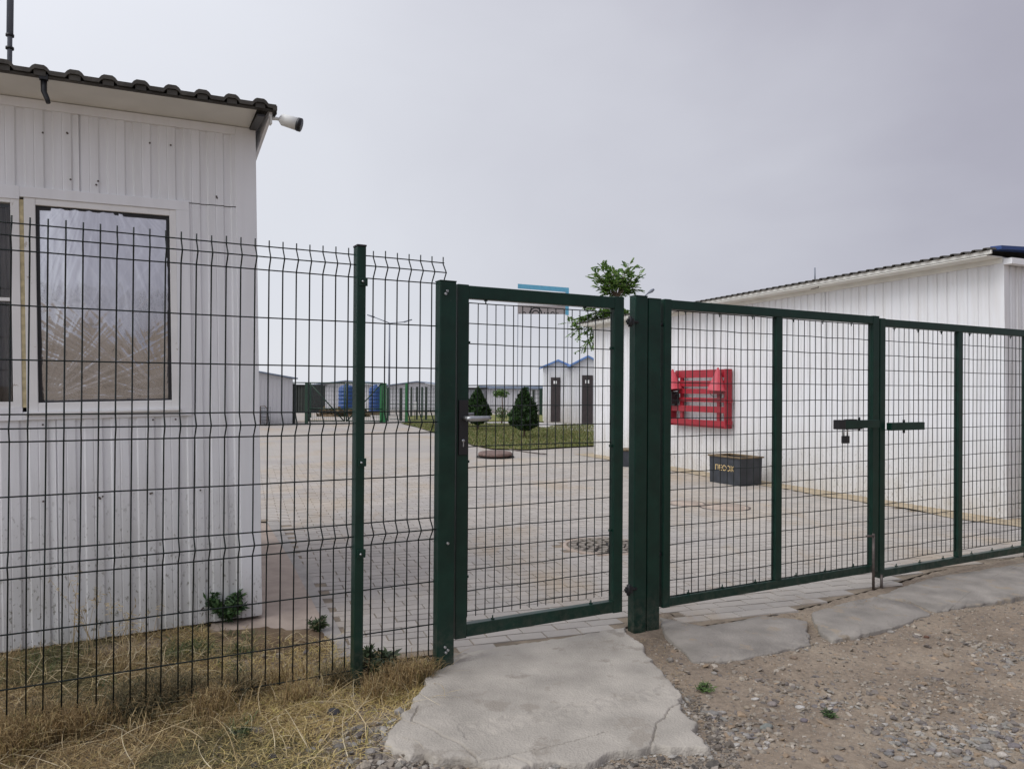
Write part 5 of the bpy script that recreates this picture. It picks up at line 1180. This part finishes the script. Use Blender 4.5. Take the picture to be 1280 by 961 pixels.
rfm = MB(); rfm.add([(-wlen-.1, -.15, HL+.012), (.13, -.15, HR-.01), (.13, 3.1, HR-.01), (-wlen-.1, 3.1, HL+.012), (-wlen-.1, -.15, HL+.06), (.13, -.15, HR+.035), (.13, 3.1, HR+.035), (-wlen-.1, 3.1, HL+.06)], [(3, 2, 1, 0), (4, 5, 6, 7), (0, 1, 5, 4), (1, 2, 6, 5), (2, 3, 7, 6), (3, 0, 4, 7)]); rfm.build('roof', 'grey_roof', sh)
# wire cage cart
c0 = gp(329, 531.5); cg = thing('wire_cage', 'small wire cage trolley standing before the white shed', 'trolley', loc=(c0.x, c0.y-.35, 0))
m_ = MB()
for x_ in np.linspace(-.30, .22, 7): m_.tube([(x_, 0, .06), (x_, 0, .62)], .010, 4); m_.tube([(x_, .4, .06), (x_, .4, .62)], .010, 4)
for z_ in np.linspace(.08, .60, 6): m_.tube([(-.30, 0, z_), (.22, 0, z_), (.22, .4, z_), (-.30, .4, z_), (-.30, 0, z_)], .010, 4)
m_.build('cage', 'grey_panel', cg)
MB().tube([(.02, 0, .05), (.02, 0, .66), (.17, 0, .66), (.24, 0, .58), (.24, 0, .04)], .022, 6).build('handle_frame', 'rod_steel', cg)
for x_ in (-.24, .2): MB().lathe([(.05, -.015), (.05, .015), (.0, .015)], n=10, mtx=Matrix.Translation((x_, 0, .05)) @ Matrix.Rotation(R(90), 4, 'X')).build('wheel', 'black', cg)

def gbox(name, label, cat, x0, x1, ytop, ybase, mname, ytopR=None, depthd=3., roof=None, group=None, panels=0, over=.15, rh=.25, peak=None, Y=None):
    """a building whose front runs between two photo columns at the depth of its base"""
    a = gp(x0, ybase); b = gp(x1, ybase); Yd = (a.y+b.y)/2 if Y is None else Y; a = at(x0, ybase, Yd); b = at(x1, ybase, Yd); h_ = at((x0+x1)/2, ytop, Yd).z; w_ = b.x-a.x
    t = thing(name, label, cat, loc=(a.x, Yd, 0), group=group)
    MB().box(0, w_, 0, depthd, -.05, h_).build('wall', mname, t)
    if panels:
        pw = w_/panels
        for k in range(panels): MB().corr(k*pw, (k+1)*pw-.01, .02, h_-.02, max(.15, pw/5), .03, .03, -.035, groove=.05).build('siding_panel', mname, t)
    if roof:
        if peak is not None:
            pkz = at((x0+x1)/2, peak, Yd).z; pkx = w_/2
            vs = [(-over, -over, h_), (pkx, -over, pkz), (w_+over, -over, h_), (-over, depthd+over, h_), (pkx, depthd+over, pkz), (w_+over, depthd+over, h_)]; vs += [(x, y, z+.05) for x, y, z in vs]
            MB().add(vs, [(0, 3, 4, 1), (1, 4, 5, 2), (6, 7, 10, 9), (7, 8, 11, 10), (0, 1, 7, 6), (1, 2, 8, 7), (3, 9, 10, 4), (4, 10, 11, 5), (0, 6, 9, 3), (2, 5, 11, 8)]).build('roof', roof, t)
            MB().add([(0, -.005, h_), (w_, -.005, h_), (pkx, -.005, pkz-.02)], [(0, 1, 2)]).build('gable', 'soffit' if mname == 'white_side' else mname, t)
        else: MB().box(-over, w_+over, -over, depthd+over, h_, h_+rh, bev=.01).build('roof', roof, t)
    return t
# far white buildings
gbox('far_white_building', 'low white building with a shallow grey blue roof behind the left water tank', 'building', 389, 478, 482.5, 516, 'shed', roof='grey_roof', peak=476.3, panels=16, depthd=6, over=.3, Y=46)
gbox('far_white_building', 'low white building with a shallow grey blue roof left of the narrow gate post', 'building', 481, 562, 483.5, 517, 'shed', roof='grey_roof', peak=477.3, panels=16, depthd=6, over=.3, Y=45)
gbox('far_white_building', 'low white building with pale blue roof seen through the narrow gate', 'building', 603, 700, 486, 516.5, 'shed', roof='grey_roof', panels=18, depthd=5, over=.25, rh=.16, Y=46)
gbox('grey_container', 'grey panelled hut with a dark flat roof behind the cypresses', 'hut', 574, 605, 486, 516, 'grey_panel', roof='black', panels=6, depthd=3, over=.12, rh=.08, Y=41)
gbox('olive_hut', 'dark olive hut between the white shed and the far green gate', 'hut', 367.5, 389, 482, 516.5, 'olive', roof='black', panels=5, depthd=3, over=.10, rh=.06, Y=40)
def tank(label, xc, w, ytop, ybase, Y):
    c = at(xc, ybase, Y); h_ = at(xc, ytop, Y).z; r_ = w/2/FPX*Y; zb = c.z+0
    t = thing('water_tank', label, 'water tank', loc=(c.x, Y, 0), group='blue water tanks')
    z0 = .18; m_ = MB(); pr = [(0, z0), (r_, z0)]
    nb = 6
    for k in range(nb):
        za = z0+(h_-.22-z0)*k/nb; zb_ = z0+(h_-.22-z0)*(k+1)/nb; pr += [(r_, za+.01), (r_, zb_-.03), (r_*.965, zb_-.02), (r_*.965, zb_-.005)]
    pr += [(r_, h_-.2), (r_*.7, h_-.08), (r_*.32, h_-.05)]
    m_.lathe(pr, n=32).build('body', 'tank', t); MB().lathe([(r_*.30, h_-.06), (r_*.30, h_), (0, h_+.01)], n=20).build('lid', 'tank', t)
    MB().box(-r_*1.15, r_*1.15, -r_*1.1, r_*1.1, 0, z0-.01, bev=.02).build('pallet', 'box_rim', t)
tank('blue water tank, left one, beside the far green gate', 433, 20, 480, 512, 36)
tank('blue water tank, right one, half hidden by the bright green post', 469, 16, 481, 512, 37)
# straw heaps under the tanks
for (x_, lab) in ((432, 'brown heap of dry brush at the foot of the left blue tank'), (462, 'brown heap of dry brush at the foot of the right blue tank')):
    p = gp(x_, 517.5); t = thing('brush_heap', lab, 'brush heap', loc=(p.x, 34.5, 0)); leaf_clump('twigs', t, (0, 0, .1), (.62, .3, .22), 420, .2, [(.13, .09, .05), (.07, .05, .03), (.2, .15, .08)]); MB().lathe([(.5, 0), (.3, .12), (0, .18)], n=10).build('soil', 'soil', t)
# far green gate
GYF = 28.3
def far_x(px_): return at(px_, 500, GYF).x
zt = at(430, 478.6, GYF).z
fg1 = thing('far_gate_leaf', 'left leaf of the far green gate with a falling diagonal brace', 'gate', loc=(far_x(385.5), GYF, 0), group='leaves of the far green gate')
fg2 = thing('far_gate_leaf', 'right leaf of the far green gate with a rising diagonal brace', 'gate', loc=(far_x(432.5), GYF, 0), group='leaves of the far green gate')
WL = far_x(431.5)-far_x(385.5)
for t, sgn in ((fg1, 1), (fg2, -1)):
    for x_ in (0.02, WL-.02): MB().tube([(x_, 0, .04), (x_, 0, zt)], .024, 6).build('stile', 'mid_green', t)
    for z_, n_ in ((zt, 'rail'), (.07, 'rail'), (.52, 'rail')): MB().tube([(0, -.002, z_), (WL, -.002, z_)], .022, 6).build(n_, 'mid_green', t)
    a, b = ((.04, zt), (WL-.04, .07)) if sgn > 0 else ((WL-.04, zt), (.04, .07))
    MB().tube([(a[0], -.01, a[1]), (b[0], -.01, b[1])], .022, 6).build('brace', 'mid_green', t)
    m_ = MB()
    for k in range(1, 18): m_.tube([(WL*k/18, .01, .07), (WL*k/18, .01, zt)], .004, 4, caps=False)
    for k in range(1, 9): m_.tube([(0, .012, .07+(zt-.07)*k/9), (WL, .012, .07+(zt-.07)*k/9)], .004, 4, caps=False)
    m_.build('mesh_panel', 'mid_green', t)
MB().tube([(-.70, 0, zt), (.0, 0, zt)], .02, 6).build('top_link', 'mid_green', fg1)
def fpost(label, px_, w, ytop, ybase, m_, Y=None, name='fence_post'):
    p = gp(px_, ybase); Y = Y or p.y; p = at(px_, ybase, Y); h_ = at(px_, ytop, Y).z; hw = w/2/FPX*Y
    t = thing(name, label, 'post', loc=(p.x, Y, 0), group='posts of the far green fence'); MB().box(-hw, hw, -hw, hw, -.1, h_, bev=.008).build('post', m_, t); MB().box(-hw*1.1, hw*1.1, -hw*1.1, hw*1.1, h_, h_+.02).build('cap', m_, t)
fpost('green post left of the far green gate', 383, 3.6, 478.5, 530.5, 'mid_green')
fpost('thinner green post just right of the left far gate post', 387.5, 3, 481, 517, 'mid_green', 33)
fpost('dark post at the corner of the white shed', 367, 3.5, 480, 529, 'olive', 27.5)
fpost('wide bright green post right of the far green gate', 478.6, 7.2, 479.5, 529, 'bright_green', 28.4)
fpost('green post with a lock box behind the bright green post', 484.5, 2.6, 485, 520, 'mid_green', 30)
fpost('dark wooden post left of the second bright green post', 501, 3.2, 485.5, 525.5, 'olive', 30.5)
fpost('second bright green post, narrower, further right', 508, 3.4, 479.5, 528, 'bright_green', 29.0)
fpost('dark post beside the small signboard behind the second green post', 514, 2.2, 484, 520, 'olive', 34)
fpost('dark post at the start of the lawn', 521, 2.4, 484, 526, 'olive', 30.8)
fpost('thin dark post on the lawn', 527.5, 2, 484, 522, 'mid_green', 33)
fpost('dark thicker post left of the narrow gate post', 532.5, 3, 484, 526, 'olive', 30.6)
fpost('dark green fence post behind the cypresses, left one', 659, 3.4, 484, 517, 'mid_green', 37)
fpost('dark green fence post behind the cypresses, middle one', 667, 2.6, 488, 516, 'olive', 38)
fpost('dark green fence post next to the left toilet cabin', 676, 3.4, 486, 517, 'mid_green', 37.5)
# wire fence between far posts
ff = thing('far_wire_fence', 'far green wire fence between the bright green posts and the lawn', 'fence', loc=(at(487, 500, 30).x, 30, 0))
m_ = MB(); Lf = at(548, 500, 30).x-at(487, 500, 30).x; zt2 = at(500, 486, 30).z
for k in range(0, 41): m_.tube([(Lf*k/40, 0, .05), (Lf*k/40, 0, zt2)], .0045, 4, caps=False)
for k in range(0, 9): m_.tube([(0, 0, .07+(zt2-.07)*k/8), (Lf, 0, .07+(zt2-.07)*k/8)], .0055 if k not in (0, 4) else .014, 4, caps=False)
m_.build('mesh_panel', 'mid_green', ff)
ff = thing('far_wire_fence', 'far green wire fence between the cypresses and the toilet cabins', 'fence', loc=(at(655, 500, 37).x, 37, 0))
m_ = MB(); Lf = at(680, 500, 37).x-at(655, 500, 37).x; zt2 = at(667, 487, 37).z
for k in range(0, 13): m_.tube([(Lf*k/12, 0, .05), (Lf*k/12, 0, zt2)], .007, 4, caps=False)
for k in range(0, 7): m_.tube([(0, 0, .07+(zt2-.07)*k/6), (Lf, 0, .07+(zt2-.07)*k/6)], .007, 4, caps=False)
m_.build('mesh_panel', 'mid_green', ff)
sgn_ = thing('small_signboard', 'small pale board on the far fence beside the second green post', 'sign', loc=(at(518.5, 507, 30.4).x, 30.4, 0)); MB().box(-.05, .07, -.01, .01, at(518, 512, 30.4).z, at(518, 502, 30.4).z).build('board', 'window_white', sgn_); MB().box(-.012, .012, .012, .03, 0, at(518, 503, 30.4).z).build('stake', 'olive', sgn_)

# toilets
def hut(label, x0, x1, ybase, yeave, ypeak, Y, door, dy0, dy1, side=None, plate=None, bars=0):
    a = at(x0, ybase, Y); b = at(x1, ybase, Y); w_ = b.x-a.x; he = at(x0, yeave, Y).z; hp = at((x0+x1)/2, ypeak, Y).z; t = thing('toilet_cabin', label, 'cabin', loc=(a.x, Y, 0), group='toilet cabins behind the lawn')
    m_ = MB(); m_.add([(0, 0, 0), (w_, 0, 0), (w_, 0, he), (w_/2, 0, hp), (0, 0, he), (0, 1.3, 0), (w_, 1.3, 0), (w_, 1.3, he), (w_/2, 1.3, hp), (0, 1.3, he)], [(0, 1, 2, 3, 4), (1, 6, 7, 2), (6, 5, 9, 8, 7), (5, 0, 4, 9)]); m_.build('wall', 'white_side', t)
    def X(p): return at(p, ybase, Y).x-a.x
    def Z(p): return at((x0+x1)/2, p, Y).z
    for (c0, c1, zz) in ((.01, X(door[0])-.01, .02), (X(door[1])+.01, w_-.01, .02)): MB().corr(c0, c1, zz, he-.03, .10, .02, .012, -.016).build('siding_panel', 'white_side', t)
    d = MB().box(X(door[0]), X(door[1]), -.04, -.001, max(.04, Z(dy1)), Z(dy0), bev=.005).build('door', 'door', t)
    pz0, pz1 = Z(plate[3]), Z(plate[2]); pm = MB().box(X(plate[0]), X(plate[1]), -.046, -.0405, pz0, pz1).build('sign_plate', 'window_white', d)
    if bars: MB().box(X(plate[0])+.035, X(plate[0])+.065, -.049, -.0462, pz0, pz1).build('sign_mark', 'black', d)
    o_ = .14; vs = [(-o_, -o_, he-.05), (w_/2, -o_, hp), (w_+o_, -o_, he-.05), (-o_, 1.4, he-.05), (w_/2, 1.4, hp), (w_+o_, 1.4, he-.05)]; vs += [(x, y, z+.07) for x, y, z in vs]
    MB().add(vs, [(0, 3, 4, 1), (1, 4, 5, 2), (6, 7, 10, 9), (7, 8, 11, 10), (0, 1, 7, 6), (1, 2, 8, 7), (3, 9, 10, 4), (4, 10, 11, 5), (0, 6, 9, 3), (2, 5, 11, 8)]).build('roof', 'blue_roof', t)
hut('white toilet cabin with a dark door, left one, blue gable roof', 680, 714, 529.3, 459, 451.5, 29.6, (688.3, 700), 471.7, 527.5, plate=(691.5, 695.5, 476, 479.7))
hut('white toilet cabin with a dark door, right one, partly hidden by the long building', 716.5, 752, 531, 456.5, 446.5, 28.2, (727.2, 740.6), 469, 530, plate=(731, 736, 475, 479.2), bars=1)

# signboard on thin posts
SY = 34.0
def SX(p): return at(p, 390, SY).x
def SZ(p): return at(680, p, SY).z
sg = thing('blue_signboard', 'blue framed signboard above the narrow gate, mostly hidden by its top rail', 'sign', loc=(SX(647), SY, 0), rz=R(-4.0)*0)
sw = SX(711)-SX(647)
tl, tr_ = SZ(355.0), SZ(359.5)
MB().add([(0, 0, tl-.20), (sw, 0, tr_-.20), (sw, 0, tr_), (0, 0, tl), (0, .06, tl-.20), (sw, .06, tr_-.20), (sw, .06, tr_), (0, .06, tl)], [(0, 1, 2, 3), (7, 6, 5, 4), (3, 2, 6, 7), (1, 0, 4, 5), (0, 3, 7, 4), (2, 1, 5, 6)]).build('top_frame', 'sign_blue', sg)
MB().box(sw-.15, sw, .001, .06, SZ(393.5), tr_-.202).build('side_frame', 'sign_blue', sg)
MB().box(0, sw-.152, .015, .05, SZ(382), tr_-.204).build('board', 'sign_white', sg)
bd = MB().box(0, sw-.152, .012, .05, SZ(392.5), SZ(382)-.002).build('band', 'sign_band', sg)
lt = MB()
def flush():
    global lt
    lt.build('letter_stroke', 'dark_steel', sg); lt = MB()
def arc(cx, cz, r0, r1, y=.004, a0=0, a1=math.pi, n=14):
    q = [(cx+r1*math.cos(a0+(a1-a0)*k/n), cz+r1*math.sin(a0+(a1-a0)*k/n)) for k in range(n+1)]+[(cx+r0*math.cos(a1-(a1-a0)*k/n), cz+r0*math.sin(a1-(a1-a0)*k/n)) for k in range(n+1)]
    vs = [(x, y, z) for x, z in q]; vs2 = [(x, y+.008, z) for x, z in q]; m = len(q)
    lt.add(vs+vs2, [(k, k+1, m-2-k, m-1-k) for k in range(n)]+[(k, (k+1) % m, m+(k+1) % m, m+k) for k in range(m)])
zb = SZ(392.2); cx0 = SX(669.5)-SX(647)
arc(cx0, zb, .24, .29); flush(); arc(cx0, zb, .12, .165); flush()
for (px0, wpx, hpx) in ((648.5, 2, 2.2), (652.5, 5, 2), (680, 1.2, 2), (683, 3.5, 2.3), (688, 5.5, 2), (695, 1.2, 1.6), (697, .9, 1.6)):
    x_ = SX(px0)-SX(647); w2 = wpx*SY/FPX; h2 = hpx*SY/FPX
    if wpx > 1.5: arc(x_+w2/2, zb, w2/2*.62, w2/2)
    else: lt.box(x_, x_+w2, .004, .011, zb, zb+h2)
    flush()
for x_ in (.0, sw-.05): MB().box(x_, x_+.03, .061, .09, -.1, SZ(370)).build('support_post', 'lamp_grey', sg)

# street lamps
lp = at(801, 374, 36); t = thing('street_lamp', 'single arm street lamp rising behind the long building', 'street lamp', loc=(lp.x, 36, 0))
MB().tube([(0, 0, 0), (0, 0, lp.z)], [.07, .05], 8).build('pole', 'lamp_grey', t)
h1 = at(811, 366, 36); h2 = at(817.5, 361.6, 36)
MB().tube([(0, 0, lp.z), (h1.x-lp.x, 0, h1.z)], .030, 6).build('arm', 'lamp_grey', t)
MB().tube([(h1.x-lp.x-.05, 0, h1.z-.03), ((h1.x+h2.x)/2-lp.x, 0, (h1.z+h2.z)/2), (h2.x-lp.x, 0, h2.z)], [.035, .09, .05], 8).build('lamp_head', 'lamp_grey', t)
lp = at(487, 404, 36); t = thing('street_lamp', 'distant street lamp with two arms forming a wide v above the fence', 'street lamp', loc=(lp.x, 36, 0))
MB().tube([(0, 0, 0), (0, 0, lp.z)], [.06, .035], 8).build('pole', 'lamp_grey', t)
for q in ((459, 393.5, 468), (515, 399.5, 505)):
    e_ = at(q[0], q[1], 36); mid = at(q[2], q[1]+3, 36)
    MB().tube([(0, 0, lp.z), (mid.x-lp.x, 0, mid.z)], .022, 6).build('arm', 'lamp_grey', t)
    MB().tube([(mid.x-lp.x, 0, mid.z), (e_.x-lp.x, 0, e_.z)], [.04, .028], 6).build('lamp_head', 'lamp_grey', t)
print('cells', len(cells))
